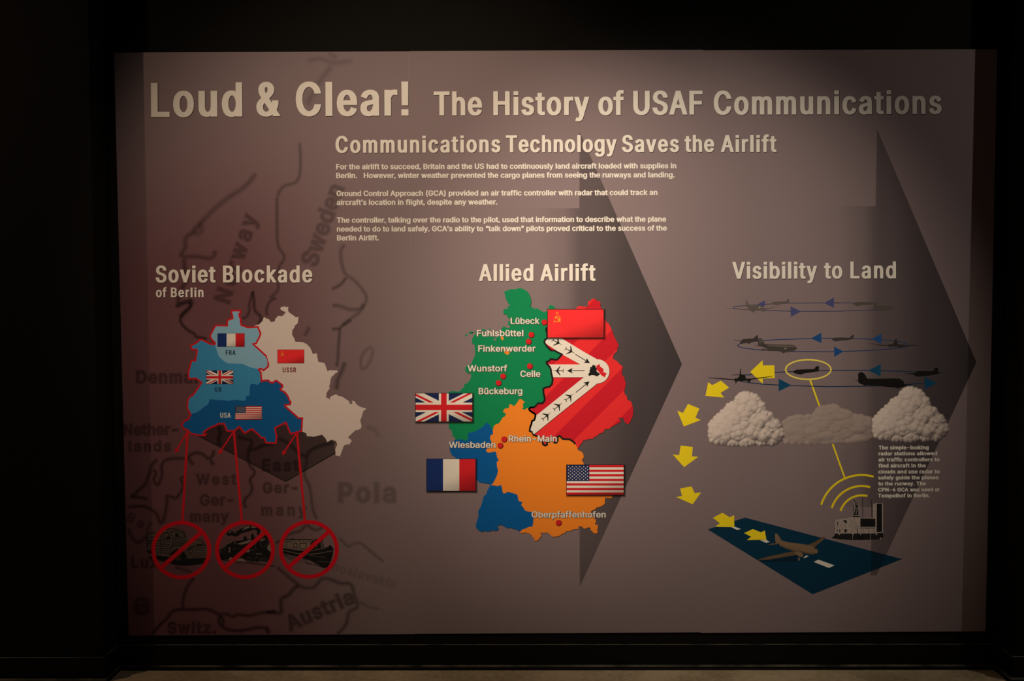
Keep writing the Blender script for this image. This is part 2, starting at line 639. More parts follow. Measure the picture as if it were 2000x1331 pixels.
# ------------------------------------------------------------------ lettering
# outlines of the lettering: character | advance | closed outlines as steps, cap height 1000
GLYPHS = """ |369|
!|385|132,315 -8,685 136,0 -9,-685;193,-9 -35,7 -29,19 -20,29 -6,35 6,34 20,29 29,19 35,7 34,-7 29,-19 19,-29 7,-34 -7,-35 -19,-29 -29,-19
&|880|387,-13 -92,9 -78,27 -64,43 -47,56 -29,66 -10,74 7,59 19,51 32,46 41,43 110,87 149,111 40,33 35,45 11,27 4,32 -8,44 -24,35 -38,23 -49,8 -35,-4 -31,-11 -25,-19 -20,-24 -12,-30 -4,-34 4,-36 13,-34 46,-71 69,-85 459,-558 -145,0 -378,455 -99,120 -38,51 -28,50 -18,52 -6,55 8,63 23,55 36,45 49,35 60,21 69,7 70,-7 59,-21 48,-34 36,-44 23,-51 7,-57 -4,-44 -13,-40 -20,-38 -26,-34 -70,-63 -200,-148 -52,-44 -35,-41 -19,-41 -6,-44 6,-46 18,-40 29,-34 38,-25 45,-16 52,-6 59,7 56,18 52,31 46,41 39,50 30,60 19,68 6,75 115,0 -5,-87 -16,-71 -24,-57 -27,-44 -50,-60 -25,-30 -54,-46 -67,-33 -73,-20
(|537|175,406 6,113 17,117 26,118 35,113 41,104 47,89 117,0 -48,-107 -41,-111 -33,-114 -25,-112 -15,-108 -5,-102 5,-90 13,-91 23,-94 32,-99 42,-106 52,-115 -117,0 -74,147 -54,149 -33,151
)|537|73,-189 54,117 42,107 32,100 21,94 13,89 5,88 -5,102 -16,108 -24,112 -33,114 -41,111 -48,107 117,0 47,-89 42,-104 34,-113 27,-118 16,-118 6,-112 -11,-150 -34,-151 -54,-149 -73,-145
,|369|74,-235 59,375 136,0 -103,-375
-|891|662,481 0,-112 -438,0 0,112
.|369|187,-9 -34,7 -29,19 -20,29 -7,35 7,34 20,29 29,20 34,6 35,-6 29,-20 20,-29 6,-34 -6,-35 -20,-29 -29,-19
4|891|78,207 0,104 407,689 126,0 -398,-674 0,-7 599,0 0,-112;554,0 0,238 0,49 0,337 120,0 0,-624
A|943|32,0 364,1000 147,0 367,-1000 -133,0 -213,595 -45,137 -63,208 26,0 -64,-211 -44,-134 -207,-595;216,279 0,112 511,0 0,-112
B|897|118,0 0,1000 356,0 95,-9 77,-27 60,-41 43,-54 25,-64 9,-70 -6,-58 -17,-48 -26,-38 -34,-29 -39,-22 -42,-16 0,-9 48,-9 47,-23 42,-36 35,-48 23,-59 7,-72 -8,-72 -26,-65 -45,-54 -65,-42 -85,-26 -107,-9;245,112 236,0 71,5 55,15 41,25 28,32 17,37 6,42 -7,49 -19,44 -31,38 -41,30 -52,18 -61,7 -243,0;245,561 223,0 52,5 46,16 39,26 30,34 19,41 6,49 -11,61 -35,50 -36,25 -47,15 -59,5 -227,0
C|1003|526,-13 -84,7 -76,20 -71,35 -62,47 -53,60 -43,71 -32,81 -19,91 -7,100 7,101 19,91 32,82 43,71 53,59 62,48 71,35 76,20 84,7 73,-5 70,-17 64,-27 57,-38 50,-47 40,-57 30,-64 20,-73 -127,0 -15,48 -23,43 -28,36 -35,30 -39,24 -43,17 -46,10 -48,3 -88,-12 -77,-34 -65,-57 -50,-78 -32,-98 -11,-118 11,-117 32,-98 50,-77 65,-57 78,-34 87,-12 48,3 46,11 43,17 39,23 35,30 28,37 23,42 15,48 127,0 -19,-72 -30,-65 -41,-56 -49,-48 -57,-37 -65,-28 -69,-17
D|987|430,0 -241,0 0,112 233,0 77,5 68,16 58,26 49,35 40,45 31,54 30,96 10,113 -10,112 -30,95 -30,53 -39,44 -48,36 -56,25 -65,16 -73,5 -251,0 0,112 260,0 93,-7 83,-20 74,-33 64,-45 53,-57 42,-69 31,-80 18,-88 6,-99 -6,-99 -18,-90 -31,-80 -43,-69 -54,-58 -66,-46 -76,-33 -86,-20;245,1000 0,-1000 -127,0 0,1000
E|823|118,0 0,1000 614,0 0,-112 -487,0 0,-326 454,0 0,-112 -454,0 0,-338 493,0 0,-112
F|806|118,0 0,1000 608,0 0,-112 -481,0 0,-341 436,0 0,-112 -436,0 0,-435
G|1023|528,-13 -85,7 -78,20 -71,35 -63,48 -52,59 -43,71 -32,82 -19,90 -6,100 6,101 19,91 32,82 43,71 52,59 62,48 69,35 76,20 83,7 76,-5 72,-18 66,-29 58,-39 49,-48 41,-56 30,-63 19,-70 -130,0 -18,47 -23,41 -28,36 -33,30 -38,25 -42,18 -47,10 -52,4 -85,-12 -76,-34 -65,-57 -49,-78 -32,-98 -11,-118 11,-117 32,-97 50,-78 66,-57 78,-34 88,-12 80,9 70,27 57,43 44,59 27,72 9,84 39,-7 -298,0 0,112 384,0 0,-110 -6,-78 -18,-72 -30,-64 -40,-57 -48,-47 -58,-38 -64,-28 -71,-17
H|1016|118,0 0,1000 127,0 0,-432 526,0 0,432 127,0 0,-1000 -127,0 0,456 -526,0 0,-456
L|772|118,0 0,1000 127,0 0,-888 465,0 0,-112
M|1235|118,0 0,1000 180,0 247,-632 20,-56 23,-71 24,-76 20,-69 -28,0 21,66 24,76 23,73 21,57 243,632 180,0 0,-1000 -125,0 0,572 1,71 1,82 2,87 2,87 11,0 -30,-94 -31,-92 -28,-80 -23,-61 -224,-572 -110,0 -227,572 -22,59 -28,79 -31,91 -34,98 14,0 2,-81 2,-87 1,-85 1,-74 0,-572
N|1029|118,0 0,1000 150,0 406,-641 39,-63 49,-86 51,-102 -17,-3 -8,108 -3,96 -1,74 0,617 127,0 0,-1000 -151,0 -363,570 -48,80 -58,99 -80,140 23,3 6,-138 4,-109 2,-73 0,-572
O|1048|525,-13 -83,7 -76,20 -70,35 -63,47 -52,60 -44,71 -32,81 -19,91 -7,100 7,101 19,91 32,82 44,71 52,59 63,48 70,35 76,20 83,7 83,-7 76,-20 70,-35 62,-48 53,-59 43,-71 32,-82 19,-91 6,-101 -6,-100 -19,-91 -32,-81 -43,-71 -53,-60 -62,-47 -70,-35 -76,-20;525,104 85,11 77,34 65,56 51,78 32,99 11,117 -11,119 -32,99 -51,78 -65,56 -77,34 -85,11 -86,-11 -77,-35 -65,-56 -51,-78 -32,-98 -11,-119 11,-117 32,-98 51,-78 65,-56 77,-35
P|874|118,0 0,1000 344,0 106,-10 85,-32 66,-49 47,-64 28,-76 9,-86 -9,-85 -28,-76 -47,-65 -66,-50 -85,-31 -106,-11 -247,0 0,112 242,0 71,6 56,20 42,32 29,42 17,50 5,56 -5,57 -17,49 -29,42 -42,31 -57,20 -71,7 -211,0 0,-889
R|883|118,0 0,1000 346,0 105,-10 86,-30 66,-47 46,-62 28,-74 10,-85 -10,-85 -28,-73 -46,-61 -67,-46 -85,-29 -105,-9 -275,0 0,112 270,0 71,6 55,17 42,29 29,38 17,46 6,55 -6,56 -17,48 -29,39 -42,29 -56,18 -71,7 -213,0 0,-889;694,0 -242,450 143,0 246,-450
S|878|440,-17 -102,8 -87,27 -72,43 -53,57 -36,70 -15,80 130,0 12,-52 26,-44 37,-33 47,-24 54,-14 59,-4 64,5 58,16 48,27 38,36 23,43 8,50 -6,43 -20,35 -31,27 -40,23 -101,35 -120,33 -76,27 -64,32 -52,39 -37,47 -22,55 -8,62 11,79 34,69 54,56 69,43 83,26 93,8 94,-8 81,-27 68,-42 52,-54 34,-65 13,-74 -125,0 -11,46 -23,39 -35,32 -68,31 -84,10 -60,-5 -53,-16 -44,-25 -32,-33 -20,-39 -7,-45 8,-46 23,-36 35,-29 41,-21 84,-29 102,-28 93,-31 48,-22 45,-29 39,-35 32,-44 20,-52 7,-64 -11,-77 -32,-70 -53,-59 -71,-45 -90,-29
T|882|62,888 0,112 757,0 0,-112 -314,0 0,-888 -126,0 0,888
U|1017|509,-16 -111,11 -95,35 -55,35 -45,42 -37,50 -26,56 -17,61 -5,66 0,660 126,0 0,-650 8,-68 25,-60 38,-50 53,-38 65,-25 76,-8 76,8 65,25 52,38 38,50 24,60 8,68 0,650 127,0 0,-660 -6,-66 -16,-61 -27,-56 -58,-72 -78,-55 -95,-35
V|943|401,0 -369,1000 134,0 212,-595 45,-135 64,-210 -26,0 64,211 44,134 207,595 134,0 -364,-1000
W|1349|305,0 -273,1000 130,0 159,-615 24,-99 22,-102 20,-106 -15,0 21,106 22,102 25,99 162,615 144,0 161,-615 26,-99 23,-102 21,-106 -17,0 21,106 22,102 25,99 158,615 130,0 -274,-1000 -147,0 -172,635 -32,134 -31,165 27,0 -29,-158 -33,-141 -172,-635
a|765|314,-17 -67,7 -61,20 -52,32 -40,46 -26,56 -8,68 6,58 19,46 29,36 38,28 45,20 49,14 104,18 109,14 37,6 25,10 16,15 5,24 0,4 -5,42 -13,36 -22,29 -31,21 -39,13 -47,4 -50,-4 -42,-12 -34,-19 -28,-24 -20,-26 -14,-27 -116,34 31,61 42,47 51,35 56,23 60,13 60,5 89,-10 47,-15 45,-23 40,-33 32,-45 21,-60 7,-76 0,-494 -118,0 0,102 -8,0 -41,-54 -31,-25 -41,-21 -49,-14;335,89 62,7 51,19 40,30 30,38 18,43 6,45 0,102 -32,-15 -55,-12 -61,-9 -49,-7 -81,-18 -34,-16 -27,-22 -17,-30 -5,-38 4,-35 15,-29 24,-23 31,-16 37,-10
b|834|451,-16 -62,6 -50,17 -39,26 -29,28 -39,54 -12,0 0,-115 -117,0 0,1000 120,0 0,-372 9,0 38,52 29,28 38,25 50,17 63,6 88,-12 77,-35 64,-57 48,-77 30,-94 10,-110 -10,-110 -30,-95 -48,-77 -63,-57 -77,-36;433,92 64,9 52,28 42,43 30,57 18,68 6,75 -6,75 -18,66 -30,56 -41,43 -53,27 -64,9 -64,-8 -52,-27 -41,-41 -30,-55 -18,-67 -7,-78 7,-78 18,-68 30,-56 42,-42 52,-27
c|778|407,-16 -64,5 -60,16 -53,27 -69,58 -51,77 -32,94 -11,107 11,110 32,94 51,77 69,58 53,27 60,16 64,6 54,-4 50,-11 47,-17 42,-24 37,-31 31,-36 25,-42 18,-47 -116,-29 -24,53 -40,43 -55,28 -69,9 -67,-9 -55,-29 -42,-45 -30,-57 -18,-67 -6,-73 6,-71 18,-66 30,-57 42,-44 55,-29 67,-10 70,10 55,29 41,44 25,56 115,-29 -17,-48 -25,-43 -32,-37 -37,-31 -43,-25 -47,-18 -51,-11
d|834|384,-16 -88,12 -77,36 -64,57 -48,77 -30,95 -10,110 10,110 31,94 48,77 64,57 77,35 88,12 63,-6 49,-17 39,-25 29,-28 37,-52 9,0 0,372 120,0 0,-1000 -116,0 0,115 -12,0 -39,-54 -30,-28 -38,-26 -50,-17;402,92 63,9 52,27 42,42 30,56 18,68 6,78 -6,78 -18,67 -30,55 -41,41 -53,27 -63,8 -65,-9 -53,-27 -41,-43 -30,-56 -18,-66 -6,-75 6,-75 18,-68 30,-57 42,-43 53,-28
e|794|417,-16 -69,5 -63,16 -55,27 -48,37 -40,44 -33,54 -31,93 -11,107 11,108 31,94 50,78 67,59 54,28 59,16 64,6 61,-5 58,-16 56,-26 50,-39 42,-51 32,-65 21,-79 7,-94 0,-48 -583,0 0,101 517,0 -55,-37 -6,70 -18,61 -29,50 -40,39 -51,24 -62,8 -62,-8 -53,-25 -43,-38 -31,-48 -19,-56 -6,-59 0,-66 7,-76 21,-64 34,-51 46,-37 56,-23 64,-7 43,3 39,10 33,16 29,23 23,29 17,35 116,-28 -23,-55 -35,-47 -47,-39 -57,-29 -65,-19
f|499|448,746 0,-103 -435,0 0,103;158,0 0,848 8,59 22,48 34,38 44,27 50,16 52,6 69,-6 40,-12 -30,-103 -25,7 -39,4 -47,-7 -33,-21 -18,-34 -6,-47 0,-823
g|836|407,-296 -77,5 -67,17 -56,25 -45,33 -36,38 -27,42 100,56 40,-50 28,-24 36,-19 46,-14 58,-4 82,11 66,32 32,35 19,45 6,57 0,145 -10,0 -39,-52 -29,-28 -38,-23 -50,-16 -63,-6 -85,11 -77,32 -64,53 -49,72 -31,91 -10,108 10,108 31,93 49,75 64,57 77,35 87,12 63,-6 50,-17 39,-25 29,-28 39,-53 10,0 0,119 117,0 0,-763 -11,-89 -32,-71 -52,-53 -66,-37 -78,-22;403,116 63,8 52,24 41,38 31,52 18,64 6,77 -6,75 -18,65 -30,54 -41,41 -53,26 -63,8 -65,-9 -53,-27 -42,-42 -30,-54 -18,-65 -6,-72 6,-74 19,-64 30,-53 42,-39 53,-25
h|806|223,446 0,-446 -120,0 0,1000 120,0 0,-435 -22,0 26,62 33,49 39,36 69,33 79,11 71,-8 62,-24 51,-39 39,-54 24,-71 8,-88 0,-472 -120,0 0,462 -5,54 -15,46 -25,36 -34,27 -42,17 -48,5 -51,-6 -46,-17 -38,-29 -30,-39 -18,-50
i|328|103,0 0,746 120,0 0,-746;164,870 -31,6 -27,18 -19,25 -6,31 6,31 19,25 27,18 31,6 33,-6 27,-18 18,-25 6,-31 -6,-31 -18,-25 -27,-18
k|748|216,268 0,148 21,0 322,330 149,0 -346,-354 -14,0;103,0 0,1000 120,0 0,-1000;578,0 -287,365 85,85 356,-450
l|372|274,-5 -53,5 -43,15 -33,25 -31,53 -11,73 0,834 120,0 0,-806 4,-43 9,-29 19,-15 32,-5 28,1 19,4 21,-102 -37,-7
m|1199|103,0 0,746 117,0 1,-165 -10,0 20,54 29,45 37,35 41,24 46,15 47,5 51,-5 45,-17 38,-28 42,-57 24,-73 -17,0 19,52 30,43 39,36 46,27 53,17 57,5 63,-7 56,-21 48,-36 38,-49 24,-65 8,-80 0,-501 -121,0 0,499 -5,49 -15,38 -25,29 -49,26 -57,9 -47,-6 -40,-15 -33,-26 -24,-33 -15,-39 -5,-45 0,-486 -120,0 0,511 -10,56 -32,44 -47,29 -58,10 -42,-5 -40,-16 -35,-25 -28,-36 -18,-45 -6,-55 0,-468
n|805|223,446 0,-446 -120,0 0,746 116,0 1,-181 -19,0 26,62 33,49 39,36 69,33 79,11 71,-8 62,-24 51,-39 38,-54 25,-71 8,-88 0,-472 -120,0 0,462 -5,54 -15,46 -25,36 -34,27 -42,17 -48,5 -51,-6 -46,-17 -38,-29 -30,-39 -18,-50
o|816|407,-16 -64,5 -60,16 -53,27 -69,58 -51,77 -32,94 -11,107 11,110 32,94 51,77 69,58 53,27 60,16 64,6 66,-6 60,-16 54,-27 68,-58 51,-77 32,-94 11,-110 -11,-107 -32,-94 -51,-77 -68,-58 -54,-27 -60,-16;407,91 69,10 55,29 43,44 30,57 18,66 6,71 -6,73 -18,66 -30,58 -43,45 -55,29 -69,9 -67,-9 -55,-29 -42,-45 -30,-57 -18,-67 -6,-73 6,-71 18,-66 30,-57 42,-44 55,-29
p|834|103,-281 0,1027 117,0 0,-118 12,0 38,52 29,28 38,25 50,17 63,6 88,-12 77,-35 64,-57 48,-77 30,-94 10,-110 -10,-110 -30,-95 -48,-77 -63,-57 -77,-36 -88,-12 -62,6 -50,17 -38,26 -30,28 -39,54 -9,0 0,-396;433,92 64,9 52,28 42,43 30,57 18,68 6,75 -6,75 -18,66 -30,56 -41,43 -53,27 -64,9 -64,-8 -52,-27 -41,-41 -30,-55 -18,-67 -7,-78 7,-78 18,-68 30,-56 42,-42 52,-27
r|509|103,0 0,746 116,0 0,-115 8,0 28,51 45,40 55,26 64,8 32,0 28,-2 0,-120 -27,4 -45,2 -50,-5 -44,-17 -37,-26 -29,-35 -18,-42 -6,-49 0,-466
s|717|358,-16 -73,6 -65,17 -54,28 -45,39 -32,51 -19,60 115,24 22,-53 37,-38 50,-21 62,-8 70,9 55,24 34,37 12,43 -7,36 -21,29 -34,22 -48,16 -124,29 -88,31 -63,44 -28,37 -16,43 -6,49 9,61 27,53 42,43 56,33 67,21 75,7 71,-6 60,-18 49,-28 40,-37 29,-45 20,-52 -110,-25 -19,40 -31,35 -46,25 -63,9 -61,-8 -50,-23 -33,-35 -11,-43 8,-38 23,-29 38,-22 56,-18 113,-27 89,-30 62,-44 27,-37 17,-42 5,-49 -9,-62 -28,-54 -44,-46 -59,-34 -72,-22
t|447|401,746 0,-103 -388,0 0,103;128,926 120,0 0,-734 5,-42 14,-30 27,-16 41,-6 29,2 33,5 22,-102 -42,-8 -46,-3 -60,6 -50,16 -40,28 -30,38 -18,47 -5,56
u|806|358,-10 -70,8 -62,23 -51,39 -39,55 -25,71 -8,87 0,473 120,0 0,-463 6,-54 15,-45 25,-37 34,-27 42,-16 48,-5 51,5 46,18 38,29 29,39 19,50 6,60 0,446 120,0 0,-746 -116,0 0,181 18,0 -26,-63 -33,-49 -40,-36 -68,-32
v|765|319,0 -285,746 132,0 159,-441 42,-134 37,-130 -42,0 37,130 41,134 159,441 131,0 -285,-746
w|1115|270,0 -226,746 127,0 91,-326 40,-152 42,-187 -20,0 41,184 40,155 90,326 127,0 89,-326 39,-153 41,-186 -22,0 43,185 40,154 92,326 126,0 -226,-746 -120,0 -97,338 -28,104 -28,109 -27,113 27,0 -27,-113 -28,-109 -29,-104 -96,-338
x|744|41,0 296,429 -1,-93 -280,410 141,0 93,-145 62,-103 55,-93 -62,0 53,93 60,103 96,145 137,0 -281,-414 0,89 293,-421 -139,0 -110,168 -61,99 -53,90 62,0 -51,-90 -60,-99 -111,-168
y|765|93,-272 28,104 19,-4 34,-5 30,2 27,10 25,20 22,31 18,44 23,67 -285,749 132,0 159,-441 42,-135 37,-129 -43,0 37,130 42,134 160,441 130,0 -329,-860 -25,-53 -29,-43 -34,-33 -39,-24 -44,-14 -50,-4 -53,4
z|748|82,0 0,90 417,538 0,7 -405,0 0,111 560,0 0,-96 -406,-532 0,-7 418,0 0,-111
ü|806|358,-10 -70,8 -62,23 -51,39 -39,55 -25,71 -8,87 0,473 120,0 0,-463 6,-54 15,-45 25,-37 34,-27 42,-16 48,-5 51,5 46,18 38,29 29,39 19,50 6,60 0,446 120,0 0,-746 -116,0 0,181 18,0 -26,-63 -33,-49 -40,-36 -68,-32;544,870 -30,6 -26,18 -18,25 -6,31 6,30 18,26 26,17 30,6 31,-6 25,-17 18,-26 5,-30 -5,-31 -18,-25 -25,-18;262,870 -31,6 -26,18 -17,25 -6,31 6,30 17,26 26,17 31,6 30,-6 26,-17 17,-26 6,-30 -6,-31 -17,-25 -26,-18
’|348|101,626 59,374 137,0 -104,-374
“|590|101,626 104,374 92,0 -59,-374;344,626 104,374 91,0 -59,-374
”|590|101,626 59,374 137,0 -104,-374;344,626 59,374 136,0 -103,-374"""
_gl = {}
for row in GLYPHS.split('\n'):
    ch_, adv_, ol_ = row[0], *row[2:].split('|')
    _gl[ch_] = ([np.cumsum(np.array([[float(q) for q in p.split(',')] for p in l.split()]), 0) / 1000 for l in ol_.split(';') if l], float(adv_) / 1000)


def _box(x0, y0, x1, y1):
    return np.array([(x0, y0), (x0, y1), (x1, y1), (x1, y0)]) / 1000


_gl['l'] = ([_box(103, 0, 238, 1000)], .341)
_gl['i'] = ([_box(103, 0, 238, 746), _box(103, 872, 238, 1000)], .341)
_gl['!'] = ([_gl['!'][0][0], _box(120, 0, 266, 150)], .385)
_gl['.'] = ([_box(95, 0, 240, 150)], .335)
_gl[','] = ([np.array([(95, 150), (240, 150), (240, 20), (205, -95), (125, -165), (100, -125), (150, -60), (160, 0), (95, 0)][::1]) / 1000], .335)
_gl['\u00fc'] = (_gl['u'][0] + [_box(200, 850, 330, 990), _box(470, 850, 600, 990)], _gl['u'][1])


def glyph(ch):
    """outline loops (cap height 1) and advance of one character"""
    return _gl[ch]


def offset_loop(l, s, dx, dy):
    """grow an outline: condense by s, then push its edges out by dx sideways and dy up and down (holes shrink)"""
    q = l.copy()
    q[:, 0] *= s
    k = dx / dy if dy > 0 else 1.0
    w_ = q / np.array([k, 1.0])                      # isotropic space, offset dy
    d = np.roll(w_, -1, 0) - w_
    ln = np.linalg.norm(d, axis=1)
    d = d / np.maximum(ln, 1e-9)[:, None]
    n = np.stack([d[:, 1], -d[:, 0]], 1)             # outward for ccw
    n0 = np.roll(n, 1, 0)
    b = n + n0
    bl = np.linalg.norm(b, axis=1)
    b = b / np.maximum(bl, 1e-6)[:, None]
    cs = np.clip((b * n).sum(1), 0.55, 1)
    w_ = w_ + b * (dy / cs)[:, None] * SGN
    return w_ * np.array([k, 1.0])


SGN = 1.0
_fc = {}


def area(l):
    x, y = l[:, 0], l[:, 1]
    return 0.5 * float((x * np.roll(y, -1) - y * np.roll(x, -1)).sum())


def set_text(art, txt, x0, x1, y0, y1, cap, style, mat, layer=0, rim=None, fit='t', soft=None):
    """set one run of lettering between two baseline points (artwork units); the run is fitted to the width"""
    global SGN
    s, dx, dy, t = style
    run = []
    # orientation of outer loops in this font
    big = max(glyph('H')[0], key=lambda l: abs(area(l)))
    SGN = 1.0 if area(big) > 0 else -1.0

    def layout(s, t):
        pen, items = 0.0, []
        for ch in txt:
            L, adv = glyph(ch)
            items.append((ch, pen))
            pen += adv * s + t
        lo = min(p + min(l[:, 0].min() for l in glyph(c)[0]) * s for c, p in items if glyph(c)[0]) - dx
        hi = max(p + max(l[:, 0].max() for l in glyph(c)[0]) * s for c, p in items if glyph(c)[0]) + dx
        return items, lo, hi
    W = math.hypot(x1 - x0, y1 - y0) / cap
    if len(txt) > 1:
        for _ in range(3):
            if fit == 't':
                _, lo, hi = layout(s, t)
                t += (W - (hi - lo)) / (len(txt) - 1)
            else:
                _, lo, hi = layout(s, t)
                s *= 1 + (W - (hi - lo)) / (hi - lo - 2 * dx - t * (len(txt) - 1))
    items, lo, hi = layout(s, t)
    ex = np.array([x1 - x0, y1 - y0]) / math.hypot(x1 - x0, y1 - y0)
    ey = np.array([ex[1], -ex[0]])

    def emit(ddx, ddy, ox, oy, mat, layer, dens=None):
        for ch, pen in items:
            L = glyph(ch)[0]
            if not L:
                continue
            key = (ch, round(s, 4), ddx, ddy)
            if key not in _fc:
                _fc[key] = fill([offset_loop(l, s, ddx, ddy) for l in L])
            V, F = _fc[key]
            pts = []
            for x, y in V:
                x, y = x + pen - lo, (y + dy) / (1 + 2 * dy)
                pts.append(sheet(*(np.array([x0 + ox, y0 + oy]) + ex * (x * cap) + ey * (y * cap))))
            art.tris(pts, F, mat, layer, None if dens is None else [dens] * len(pts))
    if soft:
        for i, g in enumerate((0.10, 0.045, -0.01)):
            emit(dx + g, max(0.004, dy + g), 0, 0, M_SOFT, layer + .3 * i, soft * .55)
        return art
    if rim:  # under-copy: printed drop shadow of titles and headings, outline of city labels
        rw, rox, roy, rmat = rim
        emit(dx + rw, dy + rw, rox, roy, rmat, layer)
        layer += 1
    emit(dx, dy, 0, 0, mat, layer)
    return art


DARK = ink('shadow_and_rim', (0.030, 0.022, 0.022))  # printed drop shadow of the lettering, border of the small flags
TITLE = (0.75, 0.050, 0.022, 0.1)
HEAD = (0.75, 0.050, 0.022, 0.1)
BODY = (0.78, 0.060, 0.032, 0.03)
NOTE = (0.86, 0.078, 0.040, 0.07)
CITY = (0.80, 0.038, 0.026, 0.02)
CODE = (0.66, 0.045, 0.02, 0.02)
GHOST = (0.9, 0.035, 0.03, 0.05)
R1 = (0.0, 0.85, 0.85, DARK)  # printed drop shadow: dark copy shifted right and down
R2 = (0.0, 0.55, 0.55, DARK)  # the same drop shadow, smaller shift

a = Art(20)
set_text(a, 'Loud', 295.3, 473.3, 228.7, 227.6, 66.5, TITLE, CREAM, 0, R1)
set_text(a, '&', 500.9, 554.6, 227.3, 227.0, 66.5, TITLE, CREAM, 0, R1)
set_text(a, 'Clear!', 578, 798, 227, 226, 66.5, TITLE, CREAM, 0, R1)
a.put('title_lettering', whole=0)
a = Art(20)
for wd, xa, xb, ya, yb in (('The', 847.2, 941.5, 225.6, 225.3), ('History', 963.6, 1150.7, 225.2, 224.7), ('of', 1168.6, 1219, 224.7, 224.5), ('USAF', 1236.9, 1372.3, 224.4, 223.8)):
    set_text(a, wd, xa, xb, ya, yb, 46.6, TITLE, CREAM, 0, R1)
a.put('title_lettering', whole=1)
a = Art(20)
set_text(a, 'Communications', 1393.9, 1839, 224.2, 222.8, 46.6, TITLE, CREAM, 0, R1)
a.put('title_lettering')
a = Art(20)
for wd, xa, xb, ya, yb in (('Communications', 655.4, 977.3, 299, 297.6), ('Technology', 988, 1204.4, 297.6, 297), ('Saves', 1214.8, 1326, 297.2, 297), ('the', 1336.8, 1394.7, 296.9, 296.9), ('Airlift', 1407.9, 1516.6, 297.2, 297)):
    set_text(a, wd, xa, xb, ya, yb, 33.0, HEAD, CREAM, 0, R1)
a.put('subtitle_lettering')
for para in (
    (('For the airlift to succeed, Britain and the US had to continuously land aircraft loaded with supplies in', 656.6, 1320.8, 331.1, 329.2),
     ('Berlin.   However, winter weather prevented the cargo planes from seeing the runways and landing.', 656.7, 1317.5, 348.4, 346.8)),
    (('Ground Control Approach (GCA) provided an air traffic controller with radar that could track an', 657.3, 1284, 383.5, 381.2),
     ('aircraft\u2019s location in flight, despite any weather.', 657.5, 971.3, 400.8, 399.8)),
    (('The controller, talking over the radio to the pilot, used that information to describe what the plane', 658, 1301, 435.6, 433.3),
     ('needed to do to land safely. GCA\u2019s ability to \u201ctalk down\u201d pilots proved critical to the success of the', 658, 1302.3, 452.8, 450.9),
     ('Berlin Airlift.', 658.3, 740, 470.2, 469.9))):
    a = Art(20)
    for tx, xa, xb, ya, yb in para:
        set_text(a, tx, xa, xb, ya, yb, 10.6, BODY, CREAM, 0, None, 's')
    a.put('paragraph_lettering')
a = Art(20)
set_text(a, 'Soviet', 304.3, 421.3, 552.2, 552.1, 33.0, HEAD, CREAM, 0, R1)
set_text(a, 'Blockade', 435.7, 610.1, 552.1, 551.9, 33.0, HEAD, CREAM, 0, R1)
set_text(a, 'of', 304.8, 325.8, 580.8, 580.7, 18.7, HEAD, CREAM, 0, R2)
set_text(a, 'Berlin', 334, 397.7, 580.7, 580.6, 18.7, HEAD, CREAM, 0, R2)
a.put('heading_lettering')
a = Art(20)
set_text(a, 'Allied', 935.5, 1041.8, 549.4, 549.2, 33.0, HEAD, CREAM, 0, R1)
set_text(a, 'Airlift', 1055.2, 1163.2, 549.2, 549.0, 33.0, HEAD, CREAM, 0, R1)
a.put('heading_lettering')
a = Art(20)
set_text(a, 'Visibility', 1430.2, 1595.6, 545, 544.6, 33.0, HEAD, CREAM, 0, R1)
set_text(a, 'to', 1609.5, 1645, 544.6, 544.4, 33.0, HEAD, CREAM, 0, R1)
set_text(a, 'Land', 1660.7, 1749.8, 544.2, 543.9, 33.0, HEAD, CREAM, 0, R1)
a.put('heading_lettering')
a = Art(20)
for i, (tx, xa, xb, ya) in enumerate((('The simple-looking', 1715.7, 1813.7, 878.4), ('radar stations allowed', 1715.7, 1830.1, 890), ('air traffic controllers to', 1715.4, 1834.9, 901.8),
                                      ('find aircraft in the', 1715.4, 1808, 913.6), ('clouds and use radar to', 1715.1, 1835.2, 925.4), ('safely guide the planes', 1715, 1832.8, 937),
                                      ('to the runway. The', 1714.8, 1808, 948.8), ('CPN-4 GCA was used at', 1714.8, 1834.9, 960.6), ('Tempelhof in Berlin.', 1714.6, 1815.6, 972.2))):
    set_text(a, tx, xa, xb, ya + .1, ya - .3, 7.5, NOTE, CREAM, 0, None, 's')
a.put('paragraph_lettering')

